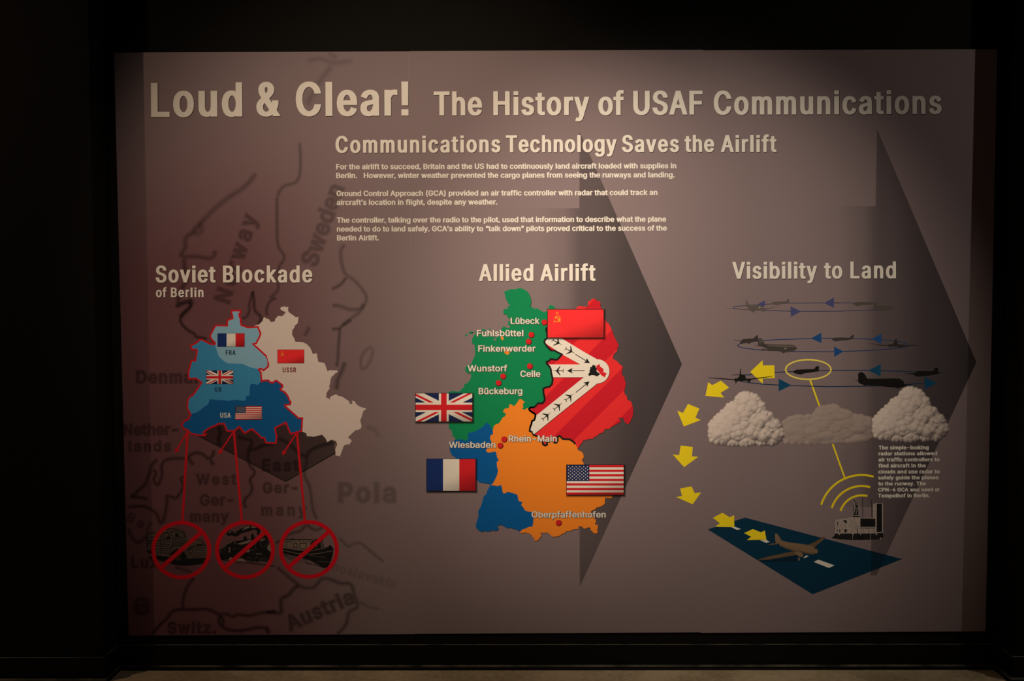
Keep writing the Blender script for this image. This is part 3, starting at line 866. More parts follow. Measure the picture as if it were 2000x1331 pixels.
# ------------------------------------------------------------------ faint background map on the left sheet
GH = [
    ('K1 1090,170 1010,240 950,320 870,380 850,450 870,480 830,560 800,600 850,620 950,610 1050,620 1130,640 1200,620 1210,540', 7, .35),
    ('K1 1010,240 1060,250 1040,330 980,350 950,320', 9, .25),
    ('K1 840,640 850,740 880,900 830,960 780,1100 770,1200 840,1160 950,1130 910,1220 860,1270 800,1330', 7, .45),
    ('A 30,170 60,200 100,130 250,110 350,60', 5, .45),
    ('A 340,110 310,220 170,320 110,440 150,540 270,660 400,720 430,790 550,800 640,830', 4.5, .6),
    ('X 648,128 620,165 600,205', 9, .18), ('X 600,120 625,112 650,125 690,118', 8, .15), ('X 585,278 588,320 583,358 552,362 541,385', 5.5, .3), ('X 500,338 480,365 452,382 425,402 398,430', 8, .3), ('X 640,105 660,112', 8, .15),
    ('X 541,385 541,400 541,470 545,487 555,497 555,509 545,519 541,545 545,565 536,575 527,583', 5, .35),
    ('A 2000,20 1900,60 1830,150 1800,250 1820,370', 4.5, .45),
    ('A 1560,-120 1500,20 1460,150 1480,250 1440,360 1380,420 1330,410', 4.5, .45),
    ('A 1520,-100 1560,30 1560,200 1590,300 1690,370 1700,440 1650,540', 5, .55),
    ('K2 930,590 880,650 880,750 900,850 930,950 1030,1000 1110,1090 1170,1170 1190,1230 1160,1310 1100,1400 980,1480 900,1550', 6, .28),
    ('K2 950,980 870,1080 770,1120', 5, .4),
    ('K4 780,45 850,40 1000,100 1130,80 1150,20', 6, .3),
    ('K4 1010,210 900,280 860,320 770,320', 5, .4),
    ('K4 870,310 860,450 850,550 850,650 830,770', 5, .4),
    ('K4 930,710 890,830 840,920 830,1040', 7, .4),
    ('K4 510,290 480,360 450,400', 6, .3),
    ('K4 1250,520 1140,600 1110,700 1130,820 1210,740 1250,650 1260,540', 5, .2),
    ('K5 530,530 480,570 450,630 440,690 410,760 390,830 310,890 260,950 210,970 300,980 420,1000', 5.5, .5),
    ('K5 480,650 520,690 480,760 500,820 540,840 560,790 590,700 570,620 600,550 680,520 860,520', 5, .5),
    ('K5 880,520 940,460 1020,450 1080,480 1130,530 1180,500 1200,420', 5, .55),
    ('K5 1150,540 1200,600', 6, .5), ('K5 890,520 960,600', 6, .45),
    ('K5 840,730 800,770 840,820 830,880 770,970 740,995 690,970 630,960 650,1020 630,1130 600,1260 560,1290 540,1220 510,1160 440,1110 330,1080 170,1100', 5, .5),
    ('K5 1250,140 1280,220 1250,270 1260,370', 6, .5),
    ('K5 1480,260 1560,290 1650,310 1640,360 1600,420 1600,590 1700,690 1610,770 1650,850 1640,930 1560,1000 1550,1060 1580,1110', 5, .5),
    ('K5 1610,420 1700,410 1780,360 1900,350', 5.5, .5),
    ('K6 140,340 250,390 330,460 400,540 480,560 500,500 600,440 760,400 830,390', 6, .45),
    ('K6 480,560 470,660 440,780 500,870 530,980 540,1130 560,1220 600,1300', 5, .35),
    ('K7 170,70 230,200 290,240 360,190 430,120', 6, .4),
    ('K7 700,510 800,540 900,570', 5, .4),
    ('K7 930,630 860,700 830,770 800,850 790,980', 5, .5),
    ('K7 450,1270 520,1180 620,1090 680,1000 800,990 930,995 1040,980 1140,1010 1220,1060 1200,1120 1220,1180 1300,1220 1440,1240 1600,1200 1720,1190 1770,1260', 5.5, .55),
    ('K7 1210,1060 1260,1100 1240,1180', 5, .5),
    ('K7 1220,1040 1290,1040 1360,1080 1410,1040 1550,1070 1650,1030 1850,1010', 5, .5),
    ('K8 120,510 200,580 300,660 370,720 440,750 530,750 580,700 620,640 700,640 780,670 840,700 950,690 980,750 990,820 1030,900 1040,970 930,1010 920,1100 900,1170 840,1240 800,1270', 6, .4),
    ('K8 370,720 300,760 260,830 170,860 160,930 180,1040 90,1020 0,1030', 6, .5),
    ('K8 0,1180 20,1220 30,1270', 6, .4),
    ('K8 100,240 200,200 230,150 320,120 400,100 440,40 470,30 490,60 560,100 640,60', 5, .4),
    ('K8 820,180 880,230 930,290 970,250 1060,230 1130,290 1250,390 1330,450', 5, .25),
    ('K8 1060,900 1160,970 1280,980', 5, .2),
    ('K6 1180,200 1300,250 1330,330', 7, .12),
]
a = Art(2)
for k, (s, wd, al) in enumerate(GH):
    a.soft(tr(s), wd * 2.2, al * .9, (k % 5) * .3)
a.put('faint_map_borders', whole=0)
for tx, xa, xb, ya, yb, cap, den in (('Norway', 448, 503, 594, 425, 31, .20), ('Sweden', 618, 672, 522, 368, 33, .16), ('Denmark', 267, 410, 748.8, 748.6, 24, .24),
                                     ('Nether-', 241, 347, 850.5, 850, 22, .22), ('lands', 252, 333, 882.7, 882, 20.5, .22), ('West', 384, 461, 947, 946.7, 20.6, .22),
                                     ('Ger-', 391, 455, 987.7, 987.4, 21, .22), ('many', 372, 446, 1019.8, 1019.5, 21, .22), ('East', 513, 583, 920.7, 920.3, 22.5, .24),
                                     ('Ger-', 514, 580, 963.6, 963.2, 20.5, .22), ('many', 511, 598, 1007.4, 1007, 21, .2), ('Pola', 662, 772, 981.8, 981.4, 38, .13),
                                     ('Lux.', 257, 318, 1109.8, 1109.6, 21, .22), ('Switz.', 328, 421, 1238.2, 1237.9, 22.5, .26), ('Austria', 567, 693, 1233, 1178, 29, .24),
                                     ('Bel.', 246, 300, 1018, 1045, 19, .16), ('e', 262, 295.5, 1201.5, 1201.3, 43, .22), ('Czechoslovakia', 590, 770, 1098, 1150, 17, .07)):
    a = Art(4)
    set_text(a, tx, xa, xb, ya, yb, cap, GHOST, M_SOFT, 0, None, 't', den)
    a.put('faint_country_name', whole=0)

# ------------------------------------------------------------------ big dark arrows
ST = [(960, 0), (1050, .05), (1095, .20), (1140, .58), (1255, .78), (1332, .86)]
M_ARROW = [fade_mat('arrow_ink_' + n_, [(sheet(x + d_, 700)[0], a_) for x, a_ in ST]) for n_, d_ in (('middle', 0), ('right', 577))]
Art(1).poly([(880, 407), (1131.4, 407), (1132, 257), (1332, 712), (1132.3, 1147), (1132, 993), (880, 993)], M_ARROW[0]).put('dark_arrow', whole=1)
Art(1).poly([(1450, 402.5), (1710, 403), (1713, 252), (1907, 708), (1712, 1124.5), (1700.5, 1124.5), (1703, 991), (1450, 987)], M_ARROW[1]).put('dark_arrow', whole=2)

# ------------------------------------------------------------------ flags
F_RED, F_RED2 = ink('flag_red', (0.72, 0.018, 0.030)), ink('soviet_red', (0.94, 0.034, 0.042))
F_WHITE, F_NAVY, F_BLUE, GOLD = ink('flag_white', (0.88, 0.84, 0.78)), ink('flag_navy', (0.012, 0.025, 0.115)), ink('flag_blue', (0.010, 0.035, 0.19)), ink('gold', (0.85, 0.42, 0.03))


def clip01(poly):
    for ax, s_, lim in ((0, 1, 0), (0, -1, 1), (1, 1, 0), (1, -1, 1)):
        q = []
        for k in range(len(poly)):
            p, r = poly[k], poly[(k + 1) % len(poly)]
            dp, dr = (p[ax] - lim) * s_, (r[ax] - lim) * s_
            if dp >= 0:
                q.append(p)
            if dp * dr < 0:
                t = dp / (dp - dr)
                q.append((p[0] + t * (r[0] - p[0]), p[1] + t * (r[1] - p[1])))
        poly = q
    return poly


def flag(kind, x0, y0, x1, y1, name, parent=None, drop_shadow=True, whole=None, base=12):
    a = Art(base)

    def P(*pts):
        return [(x0 + x * (x1 - x0), y0 + y * (y1 - y0)) for x, y in pts]

    def rect(xa, ya, xb, yb, m, l):
        a.poly(P((xa, ya), (xb, ya), (xb, yb), (xa, yb)), m, l)
    if drop_shadow:
        a.soft_rect(x0 + 1.5, y0 + 1.5, x1 + 2.0, y1 + 2.5, 3.2, .75, 0)  # soft printed drop shadow, shifted right and down from the flag
        e = 0.9
        a.poly([(x0 - e, y0 - e), (x1 + e, y0 - e), (x1 + e, y1 + e), (x0 - e, y1 + e)], BLACK, .6)
    else:
        e = 0.5
        a.poly([(x0 - e, y0 - e), (x1 + e, y0 - e), (x1 + e, y1 + e), (x0 - e, y1 + e)], DARK, .6)
    if kind == 'france':
        rect(0, 0, .333, 1, F_BLUE, 1)
        rect(.333, 0, .667, 1, F_WHITE, 1)
        rect(.667, 0, 1, 1, F_RED, 1)
    elif kind == 'britain':
        rect(0, 0, 1, 1, F_NAVY, 1)
        h = .15
        for s_ in (0, 1):
            f = (lambda x, y: (x, y)) if s_ == 0 else (lambda x, y: (x, 1 - y))
            a.poly(P(*clip01([f(-.2, -.2 - h), f(1.2, 1.2 - h), f(1.2, 1.2 + h), f(-.2, -.2 + h)])), F_WHITE, 1.6 + .2 * s_)
        for q in ([(0, 0), (.5, .5), (.5, .585), (0, .085)], [(1, 1), (.5, .5), (.5, .415), (1, .915)],
                  [(1, 0), (.5, .5), (.5, .42), (.92, 0)], [(0, 1), (.5, .5), (.5, .585), (.085, 1)]):
            a.poly(P(*clip01(q)), F_RED, 2.2)
        rect(.41, 0, .585, 1, F_WHITE, 2.8)
        rect(0, .325, 1, .665, F_WHITE, 3.1)
        rect(.449, 0, .548, 1, F_RED, 3.6)
        rect(0, .40, 1, .595, F_RED, 3.9)
    elif kind == 'america':
        rect(0, 0, 1, 1, F_WHITE, 1)
        for k in range(7):
            rect(0, 2 * k / 13, 1, (2 * k + 1) / 13, F_RED, 1.6)
        rect(0, 0, .397, 7 / 13, F_NAVY, 2.2)
        w_, h_ = x1 - x0, y1 - y0
        r = .028 * h_
        for row in range(9):
            for c in range(6 if row % 2 == 0 else 5):
                cx = x0 + w_ * .397 * ((2 * c + (1 if row % 2 == 0 else 2)) / 12)
                cy = y0 + h_ * 7 / 13 * (row + 1) / 10
                pts = []
                for k in range(10):
                    rr = r if k % 2 == 0 else r * .42
                    pts.append((cx + rr * math.sin(k * math.pi / 5), cy - rr * math.cos(k * math.pi / 5)))
                a.poly(pts, F_WHITE, 2.8)
    else:
        rect(0, 0, 1, 1, F_RED2, 1)
        w_, h_ = x1 - x0, y1 - y0
        cx, cy, k = x0 + .168 * w_, y0 + .33 * h_, h_ / 555.0

        def E(*pts):
            return [(cx + x * k, cy + y * k) for x, y in pts]
        st = []
        for j in range(10):
            rr = 34 if j % 2 == 0 else 14
            st.append((rr * math.sin(j * math.pi / 5), -108 - rr * math.cos(j * math.pi / 5)))
        si = [(x * .52, (y + 108) * .52 - 108) for x, y in st]
        a.poly([E(*st), E(*si)], GOLD, 1.6)
        arc = [(-2 + 68 * math.cos(t), -4 + 68 * math.sin(t)) for t in np.linspace(-1.2, 2.35, 20)]
        inn = [(-14 + 60 * math.cos(t), -12 + 64 * math.sin(t)) for t in np.linspace(2.2, -1.12, 20)]
        a.poly(E(*(arc + inn)), GOLD, 1.6)
        a.poly(E((-75, 62), (-40, 28), (-28, 42), (-62, 76)), GOLD, 1.6)
        a.poly(E((-18, -32), (-4, -44), (72, 58), (58, 72)), GOLD, 1.9)
        a.poly(E((-56, -14), (-12, -62), (8, -50), (-4, -38), (-38, 2)), GOLD, 1.9)
    V = [(x0 + i / 5 * (x1 - x0), y0 + j / 5 * (y1 - y0)) for j in range(6) for i in range(6)]
    D = [min(.32, max(0, (i / 5 * .45 + j / 5 * .65 - .62)) * .75) for j in range(6) for i in range(6)]
    a.tris([sheet(*q) for q in V], [(j * 6 + i, j * 6 + i + 1, j * 6 + i + 7, j * 6 + i + 6) for j in range(5) for i in range(5)], M_SOFT, 4.6, D)
    return a.put(name, parent, whole=whole)


# ------------------------------------------------------------------ map of Berlin
WOUT = tr('A 1128,272 1290,270 1300,305 1268,340 1280,390 1300,440 1298,490 1320,560 1375,570 1420,595 1490,602 1560,592 1640,590 1655,640 1688,705 1680,760 1640,840 1600,915 1540,922 1580,960 1640,1010 1720,1085 1800,1160 1822,1220 '
          'C 1820,0 1838,100 1842,155 1800,195 1745,240 1710,210 1665,205 1655,225 1695,275 1700,340 1710,450 1770,435 1840,432 1880,475 1945,475 1980,440 2000,440 '
          'D 60,485 120,530 115,570 75,600 90,625 160,665 200,710 230,760 250,820 278,860 265,905 165,912 175,945 260,1020 350,1100 430,1170 505,1172 500,1240 '
          'F 440,300 435,375 250,425 235,400 200,320 165,228 0,310 E 1975,360 1985,450 2005,520 1985,660 1800,655 1780,610 1770,560 1700,555 1660,500 1600,450 1520,385 1470,410 1390,460 1350,440 1310,380 1270,340 1210,400 1170,420 1040,420 1010,370 980,280 870,280 810,320 730,345 640,400 570,450 580,470 620,490 600,515 500,505 340,480 300,445 260,400 190,380 150,310 150,280 200,230 280,195 300,140 325,110 300,50 265,0 '
          'C 258,940 268,820 310,750 360,730 420,650 540,475 430,395 370,395 290,405 280,330 290,230 325,110 345,45 420,50 '
          'A 425,1180 450,1070 440,1030 360,1035 330,985 325,955 400,920 450,890 510,835 560,845 620,875 700,920 760,930 800,925 795,890 740,840 705,780 720,730 760,650 810,560 1040,565 1040,470 1060,450 1145,425 1140,360 1120,330')
USSRP = tr('A 1580,560 1660,540 1690,510 1740,460 1740,430 1765,395 1810,430 1850,435 1870,470 1910,500 1930,485 1970,480 1980,415 2000,415 '
           'B 30,370 80,380 110,380 150,345 185,300 130,280 70,240 95,195 145,200 170,165 165,205 200,205 230,190 225,260 240,300 300,345 350,375 370,400 430,395 415,520 360,560 350,605 310,650 305,740 345,810 370,880 440,880 520,890 590,925 650,985 685,1050 705,1110 740,1115 785,1100 800,1180 815,1270 940,1295 '
           'D 965,170 1000,260 1030,235 1190,240 1195,270 1140,300 1110,340 1075,365 1055,430 1045,500 1025,565 1045,585 1010,630 980,680 970,775 1010,780 1040,810 1050,755 1160,705 1220,740 1280,750 1340,790 1410,835 1435,895 1485,895 1470,825 1490,840 1525,840 1560,900 1610,935 1660,960 1750,980 1740,1005 1695,1035 1670,1130 1635,1220 1660,1310 '
           'F 1475,290 1460,335 1410,360 1370,360 1240,485 1305,540 1265,610 1240,605 1170,625 1100,815 1025,800 1020,690 1055,610 1030,550 950,525 880,570 855,510 790,440 650,475 525,465 520,420 440,380 300,250 D 0,800 C 1600,300 A 1500,800 1560,600')
a = Art(6)
a.poly([(388, 851), (558.3, 941), (655.7, 885), (650, 860), (590, 830), (420, 830)], M_SOFT, 0)  # printed shadow below the map, as see-through dark ink
a.A = [.42] * len(a.V)
a.line([(388, 852), (558.2, 941), (655.7, 885)], 1.7, BLACK, .6)
a.poly(USSRP, ink('pale_sector', (0.74, 0.655, 0.64)), 1.2)
BM = a.put('berlin_map', label='pale Soviet sector with its printed depth shadow and dark edge below')
SEC = [('american_sector', ink('sector_dark_blue', (0.005, 0.118, 0.37)), WOUT),
       ('british_sector', ink('sector_blue', (0.048, 0.30, 0.60)), tr('A 800,930 820,1000 840,1060 870,1150 920,1210 980,1260 C 1050,100 1150,105 1340,110 1460,170 1640,215 1655,225 1695,275 1700,340 1705,440 1690,455 1645,520 1500,500 1480,560 1475,730 1410,740 1395,830 1310,830 1230,810 1060,835 950,820 690,805 680,870 650,915 600,940 530,1000 440,1065 340,1085 325,1085 300,1055 260,990 258,940 268,820 310,750 360,730 420,650 540,475 430,395 370,395 290,405 280,330 290,230 325,110 345,45 420,50 A 425,1180 450,1070 440,1030 360,1035 330,985 325,955 400,920 450,890 510,835 560,845 620,875 700,920 760,930')),
       ('french_sector', ink('sector_pale_blue', (0.26, 0.52, 0.74)), tr('A 800,930 820,1000 840,1060 870,1150 920,1210 980,1260 C 1050,100 1150,105 1340,110 1460,170 1640,215 1665,205 1710,210 1745,240 1800,195 1842,155 1838,100 1820,0 A 1822,1220 1800,1160 1720,1085 1640,1010 1580,960 1540,922 1600,915 1640,840 1680,760 1688,705 1655,640 1640,590 1560,592 1490,602 1420,595 1375,570 1320,560 1298,490 1300,440 1280,390 1268,340 1300,305 1290,270 1128,272 1120,330 1140,360 1145,425 1060,450 1040,470 1040,565 810,560 760,650 720,730 705,780 740,840 795,890'))]
for k, (nm, m, pts) in enumerate(SEC):
    Art(8 + k * .8).poly(pts, m).put(nm, BM)
LINE_RED = ink('line_red', (0.64, 0.010, 0.020))
Art(11).line(WOUT, 3.3, LINE_RED, 0, True).put('sector_outline', BM)
for kind, x0, y0, x1, y1, nm in (('france', 425.3, 652, 477.5, 677.5, 'french_flag'), ('britain', 403.5, 724.4, 455.3, 750.5, 'british_flag'),
                                 ('america', 459.8, 793.7, 511.3, 820, 'american_flag'), ('ussr', 542.3, 683.6, 593.8, 709.7, 'soviet_flag')):
    flag(kind, x0, y0, x1, y1, nm, BM, False)
for tx, xa, xb, yb, cap, m in (('FRA', 441, 460.2, 693.7, 9.2, ink('code_navy', (0.01, 0.03, 0.075))), ('GB', 419.5, 432.5, 765.8, 9.2, ink('code_navy', (0.01, 0.03, 0.075))), ('USA', 430.3, 450.8, 816.4, 9.8, CREAM), ('USSR', 552.2, 578.4, 727.5, 9.3, ink('code_red', (0.20, 0.01, 0.012)))):
    a = Art(12)
    set_text(a, tx, xa, xb, yb, yb - .1, cap, CODE, m)
    a.put('sector_code', BM)
for s, e in (('E 272,415 22,855', None), ('E 1165,430 866,882', None), ('F 355,395 100,797', None)):
    (ax, ay), (bx, by) = tr(s)
    d = np.array([bx - ax, by - ay])
    L = np.linalg.norm(d)
    d /= L
    n = np.array([-d[1], d[0]])
    p = np.array([bx, by])
    a = Art(12)
    a.line([(ax, ay), tuple(p - d * 8)], 3.0, LINE_RED, 0)
    a.poly([tuple(p), tuple(p - d * 9 + n * 5), tuple(p - d * 9 - n * 5)], LINE_RED, .4)
    a.put('red_arrow', whole=0)

# ------------------------------------------------------------------ blocked transport pictures
PIC = ink('picture_grey', (0.105, 0.078, 0.070))
PIC2 = ink('picture_light', (0.22, 0.165, 0.14))
a = Art(6)
a.poly(tr('T1 20,390 190,360 320,350 370,300 500,285 640,295 740,340 790,460 830,480 1000,490 1090,530 1130,590 1200,600 1200,860 860,870 700,850 200,790 30,740'), PIC, 0)
for s in ('200,800 450,830 560,880 850,865 1190,850 1170,930 1260,940 1150,965 900,1000 740,1010 560,990 380,930 240,900 30,850 110,830 ', '480,780 500,740 560,690 640,670 700,690 740,740 790,800 800,870 480,870', '570,380 640,370 640,450 570,440',
          '1000,585 1100,580 1100,605 1000,610', '400,440 450,430 470,480 400,490', '20,700 60,720 100,680 110,780 20,740'):
    a.poly(tr('T1 ' + s), BLACK, .6)
for s, wd in (('20,390 200,355', 12), ('30,450 190,440', 10), ('30,525 290,515', 16), ('30,580 110,575', 16), ('190,570 290,562', 12), ('190,620 290,612', 12), ('190,668 290,664', 12), ('190,715 290,712', 12), ('200,760 300,765', 12),
              ('290,370 298,780', 14), ('25,390 25,740', 12), ('310,580 480,592', 13), ('310,620 480,638', 13), ('310,662 480,676', 12), ('310,702 470,720', 12), ('320,745 460,768', 12), ('320,512 490,520', 9), ('320,545 480,556', 7),
              ('340,370 430,360 470,480 330,490 340,370', 16), ('480,340 600,330 720,360 770,450 700,462 520,470 490,400 480,340', 13), ('660,440 700,420 720,455', 12), ('520,500 600,490 800,510', 13), ('520,535 800,548', 13), ('510,585 600,565 760,575', 14),
              ('500,620 560,598 740,600', 12), ('490,660 560,622 700,618', 11), ('320,350 380,300 500,285 640,295 740,340 790,460', 12), ('820,850 805,700 850,645 940,620 1200,605', 14), ('830,700 860,660 940,650 1200,650', 9),
              ('950,680 1160,680', 9), ('950,715 1160,712', 9), ('950,750 1160,746', 9), ('920,800 1190,778', 10), ('920,838 1190,815', 10), ('930,490 1060,490 1110,540 1140,600', 12), ('720,700 790,720', 9), ('730,740 790,755', 9), ('735,775 790,790', 9), ('740,810 790,822', 9),
              ('460,800 490,690 520,580 520,500', 12)):
    a.line(tr('T1 ' + s), wd / 10, BLACK, .9)
for r_ in (60, 34, 12):
    a.line([(285 + (640 + r_ * .75 * math.cos(t)) / 10, 1005 + (850 + r_ * 1.1 * math.sin(t)) / 10) for t in np.linspace(0, 6.2832, 20)], .55, PIC, 1.3, True)
a.line([(285 + (880 + 38 * math.cos(t)) / 10, 1005 + (720 + 44 * math.sin(t)) / 10) for t in np.linspace(0, 6.2832, 20)], 1.6, BLACK, 1.3, True)
a.disc(285 + 87, 1005 + 79.5, 2, BLACK, 1.3, 14, 1.3)
a.line(tr('T1 200,785 440,822'), .7, PIC2, 1.5)
a.put('truck_picture', whole=0)

a = Art(6)
for s in ('320,390 350,340 380,310 420,315 460,345 540,330 600,280 640,275 700,225 800,220 900,250 960,270 985,300 970,400 925,410 915,320 880,300 840,310 720,345 600,380 560,420 500,440 420,415 350,425',
          '180,690 320,600 440,530 560,515 640,510 640,450 680,430 720,445 725,490 790,480 800,400 830,380 860,400 865,450 960,425 1080,390 1130,440 1160,560 1170,680 1200,780 1200,880 1130,940 960,930 800,925 680,900 560,890 400,840 360,885 210,890 185,800'):
    a.poly(tr('T2 ' + s), BLACK, 0)
for s in ('620,300 660,290 690,240 780,232 770,262 700,290 640,310', '790,260 840,235 900,258 860,272', '430,345 470,355 520,345 500,365', '360,355 410,318 420,330 390,365',
          '540,575 640,545 800,495 815,515 760,560 640,592 560,590', '985,520 1010,490 1050,480 1085,500 1060,505 1010,530', '500,905 560,870 620,858 690,895 710,935 560,925', '355,890 400,835 440,850 460,885 430,915 380,905', '370,650 398,645 400,745 365,750',
          '700,730 780,690 790,710 750,750', '1115,660 1165,560 1195,700 1185,740 1140,700', '780,420 795,405 795,480 782,482', '640,450 650,445 650,505 642,508'):
    a.poly(tr('T2 ' + s), PIC2, .6)
for s, wd, m in (('190,690 320,615', 9, PIC2), ('190,735 310,690', 8, PIC), ('190,765 310,735', 7, PIC), ('330,590 430,545', 8, PIC2), ('220,892 400,910 700,935 960,965 1280,1010', 11, BLACK), ('500,950 760,960 1000,990 1270,1030', 8, BLACK), ('430,690 600,670', 6, PIC), ('700,705 850,690 855,800', 7, PIC),
                 ('900,775 1020,780', 14, PIC2), ('970,930 990,860 1110,850 1125,935', 7, PIC), ('1000,925 1015,865', 5, PIC), ('1035,925 1045,862', 5, PIC), ('1070,928 1075,858', 5, PIC), ('970,930 1125,938', 10, PIC2), ('460,550 500,545 500,590', 8, PIC2), ('370,700 400,700', 14, BLACK), ('890,560 900,700', 6, PIC)):
    a.line(tr('T2 ' + s), wd / 10, m, 1.0)
for cx, cy, r_ in ((770, 880, 38), (915, 885, 48), (1050, 550, 78)):
    a.line([(410 + (cx + r_ * .9 * math.cos(t)) / 10, 1005 + (cy + r_ * 1.1 * math.sin(t)) / 10) for t in np.linspace(0, 6.2832, 22)], .7, PIC, 1.2, True)
a.put('locomotive_picture', whole=0)

a = Art(6)
a.poly(tr('T3 180,500 740,505 720,540 700,690 620,700 170,645'), PIC2, 0)
for s in ('170,648 420,690 700,722 960,672 1050,640 1105,598 1165,672 1150,800 1110,930 1050,1040 1000,1060 900,1005 820,960 700,900 450,830 180,770', '700,560 745,510 820,475 900,480 960,505 975,655 860,680 690,715',
          '200,488 330,485 350,472 380,474 400,486 740,488 760,480 740,508 190,508'):
    a.poly(tr('T3 ' + s), BLACK, .5)
for s, wd in (('180,530 700,545', 8), ('190,540 240,545 238,628 185,628 190,540', 12), ('262,548 300,550 296,645 258,640 262,548', 8), ('332,550 370,553 366,655 328,648 332,550', 9), ('395,568 452,572 450,660 392,652 395,568', 15), ('505,572 635,575 622,682 500,662 505,572', 14),
              ('260,508 280,530', 8), ('320,508 335,530', 8), ('400,508 415,530', 8), ('490,508 505,535', 8), ('580,508 595,535', 8), ('690,508 680,540', 8),
              ('190,800 420,850', 10), ('220,820 400,880', 8), ('260,860 380,910', 8), ('560,870 640,900', 9), ('600,930 740,985', 10), ('640,965 740,980', 8), ('800,975 1000,1055', 12), ('830,940 1060,1010', 14), ('440,890 540,925', 9)):
    a.line(tr('T3 ' + s), wd / 10, BLACK, 1.0)
for s, wd in (('172,705 420,762 680,785 900,762 1150,715', 9), ('172,655 420,695 560,715', 6), ('700,718 960,672', 7), ('705,660 712,570 745,525 820,488', 7), ('830,560 832,670', 6), ('915,530 920,655', 6), ('935,535 955,540 955,640 938,650 935,535', 8), ('700,800 1000,850', 4), ('860,925 1110,938', 6)):
    a.line(tr('T3 ' + s), wd / 10, PIC2, 1.4)
a.put('canal_boat_picture', whole=0)

SIGN_RED = ink('sign_red', (0.70, 0.006, 0.020))
for cx, cy, top in ((354.1, 1074.9, None), (478.6, 1074.6, None), (603.2, 1073.6, None)):
    a = Art(10)
    n = 72
    ro, ri = 58.6, 50.8
    a.poly([[(cx + ro * math.cos(t * 2 * math.pi / n), cy + ro * .977 * math.sin(t * 2 * math.pi / n)) for t in range(n)],
            [(cx + ri * math.cos(t * 2 * math.pi / n), cy + ri * .977 * math.sin(t * 2 * math.pi / n)) for t in range(n)]], SIGN_RED, 0)
    a.line([(cx - 38.5, cy + 34), (cx + 38.5, cy - 34)], 8.2, SIGN_RED, .4)
    a.put('prohibition_ring', whole=0)
for (ax, ay), (bx, by) in (((366.5, 842), (356.6, 1018.5)), ((457, 843), (472.3, 1018)), ((580, 845), (595.5, 1017))):
    Art(9).line([(ax, ay), (bx, by)], 4.6, LINE_RED).put('red_pointer_line', whole=0)

# ------------------------------------------------------------------ map of Germany
M_GREEN = hatch_mat('hatched_green', (0.004, 0.29, 0.115), (0.003, 0.225, 0.080), 0.0082, 0, .5, .3)
M_ORANGE = hatch_mat('hatched_orange', (1.0, 0.30, 0.032), (0.88, 0.24, 0.020), 0.0082, .3, .5, .3)
M_BLUE = hatch_mat('hatched_blue', (0.001, 0.128, 0.44), (0.001, 0.100, 0.35), 0.0082, .6, .5, .3)
per = 67 * math.sqrt(2) / 465
ua, va = sheet(1108.5, 849.5)
ph = ((ua - va) / per) % 1
M_REDS = hatch_mat('striped_red', (0.84, 0.030, 0.036), (0.62, 0.012, 0.028), per, .5 - ph + .5, .5, .03)
BORD = tr('G2 185,840 165,900 185,950 190,1060 150,1090 130,1140 180,1220 260,1300 320,1310 G4 280,50 340,55 400,90 475,125 440,170 390,225 340,230 260,215 230,250 175,270 180,310 240,370 260,420 265,480 285,560 295,620 280,710 230,760 150,775 110,800 115,880 135,960 140,1020 110,1070 80,1085 40,1080 0,1095 '
          'G3 1900,1085 1870,1130 1820,1165 1760,1165 1735,1190 1745,1220 1800,1260 1850,1290 1860,1330 G5 1855,50 1835,110 1790,130 1780,190 1755,250 1745,320 1800,350 1820,400 1870,420 1940,440 G6 40,500 100,540 110,590 150,610 185,590 180,540 300,515 330,550 370,550 395,500 385,440 430,420 465,450 490,480 560,485 620,485 680,520 715,550 735,580')
EAST = tr('G2 750,490 780,440 820,430 870,440 985,445 980,400 985,340 1040,325 1050,300 1100,285 1145,300 1150,330 1210,340 1230,380 1220,440 1260,490 1300,650 1340,740 1400,790 1440,880 1470,950 1490,1020 1540,1110 1570,1170 1585,1215 1560,1250 '
          'G4 1555,0 1550,70 1485,120 1470,200 1490,225 1560,265 1600,320 1660,360 1655,420 1640,490 1660,550 1695,570 1700,630 1725,690 1710,770 1690,840 1700,900 1740,940 1755,1020 1820,1040 1850,1120 1865,1200 1860,1300 '
          'G6 1850,50 1830,90 1800,160 1775,190 1740,180 1700,150 1680,75 1600,70 1580,60 1600,95 1630,135 1590,165 1440,240 1410,280 1310,290 1280,350 1190,380 1160,420 1100,440 1080,475 1000,475 970,490 890,505 870,550 830,590 800,655 775,650 735,580')
GREEN = tr('G1 1245,150 1300,130 1360,110 1400,95 1440,110 1480,95 1540,80 1600,90 1680,130 1730,190 1765,280 1775,360 1755,445 1800,455 1840,490 1880,475 1940,505 2000,545 '
           'G2 110,545 150,550 185,530 220,490 215,445 240,415 280,415 320,440 345,490 400,700 400,1200 G4 500,300 500,700 300,900 G3 1980,1200 1735,1190 1400,1250 G5 1280,0 1260,300 1025,300 900,420 530,520 470,515 420,485 350,485 295,495 290,450 240,420 230,350 210,290 165,270 165,150 180,130 200,0 '
           'G3 150,870 180,855 240,840 350,855 400,830 420,795 460,770 470,710 520,690 570,640 600,580 600,520 590,490 530,490 485,450 490,370 540,340 620,300 620,260 660,190 680,120 675,20 '
           'G1 670,1190 620,1160 620,1080 640,1040 660,990 720,975 800,960 900,990 1000,1000 1050,1040 1090,1050 1170,1000 1200,950 1195,870 1240,825 1300,860 1340,860 1370,835 1330,800 1320,730 1370,720 1370,690 1310,650 1305,600 1240,590 1225,540 1250,490 1340,480 1320,450 1340,430 1365,430 1320,370 1280,290 1260,210')
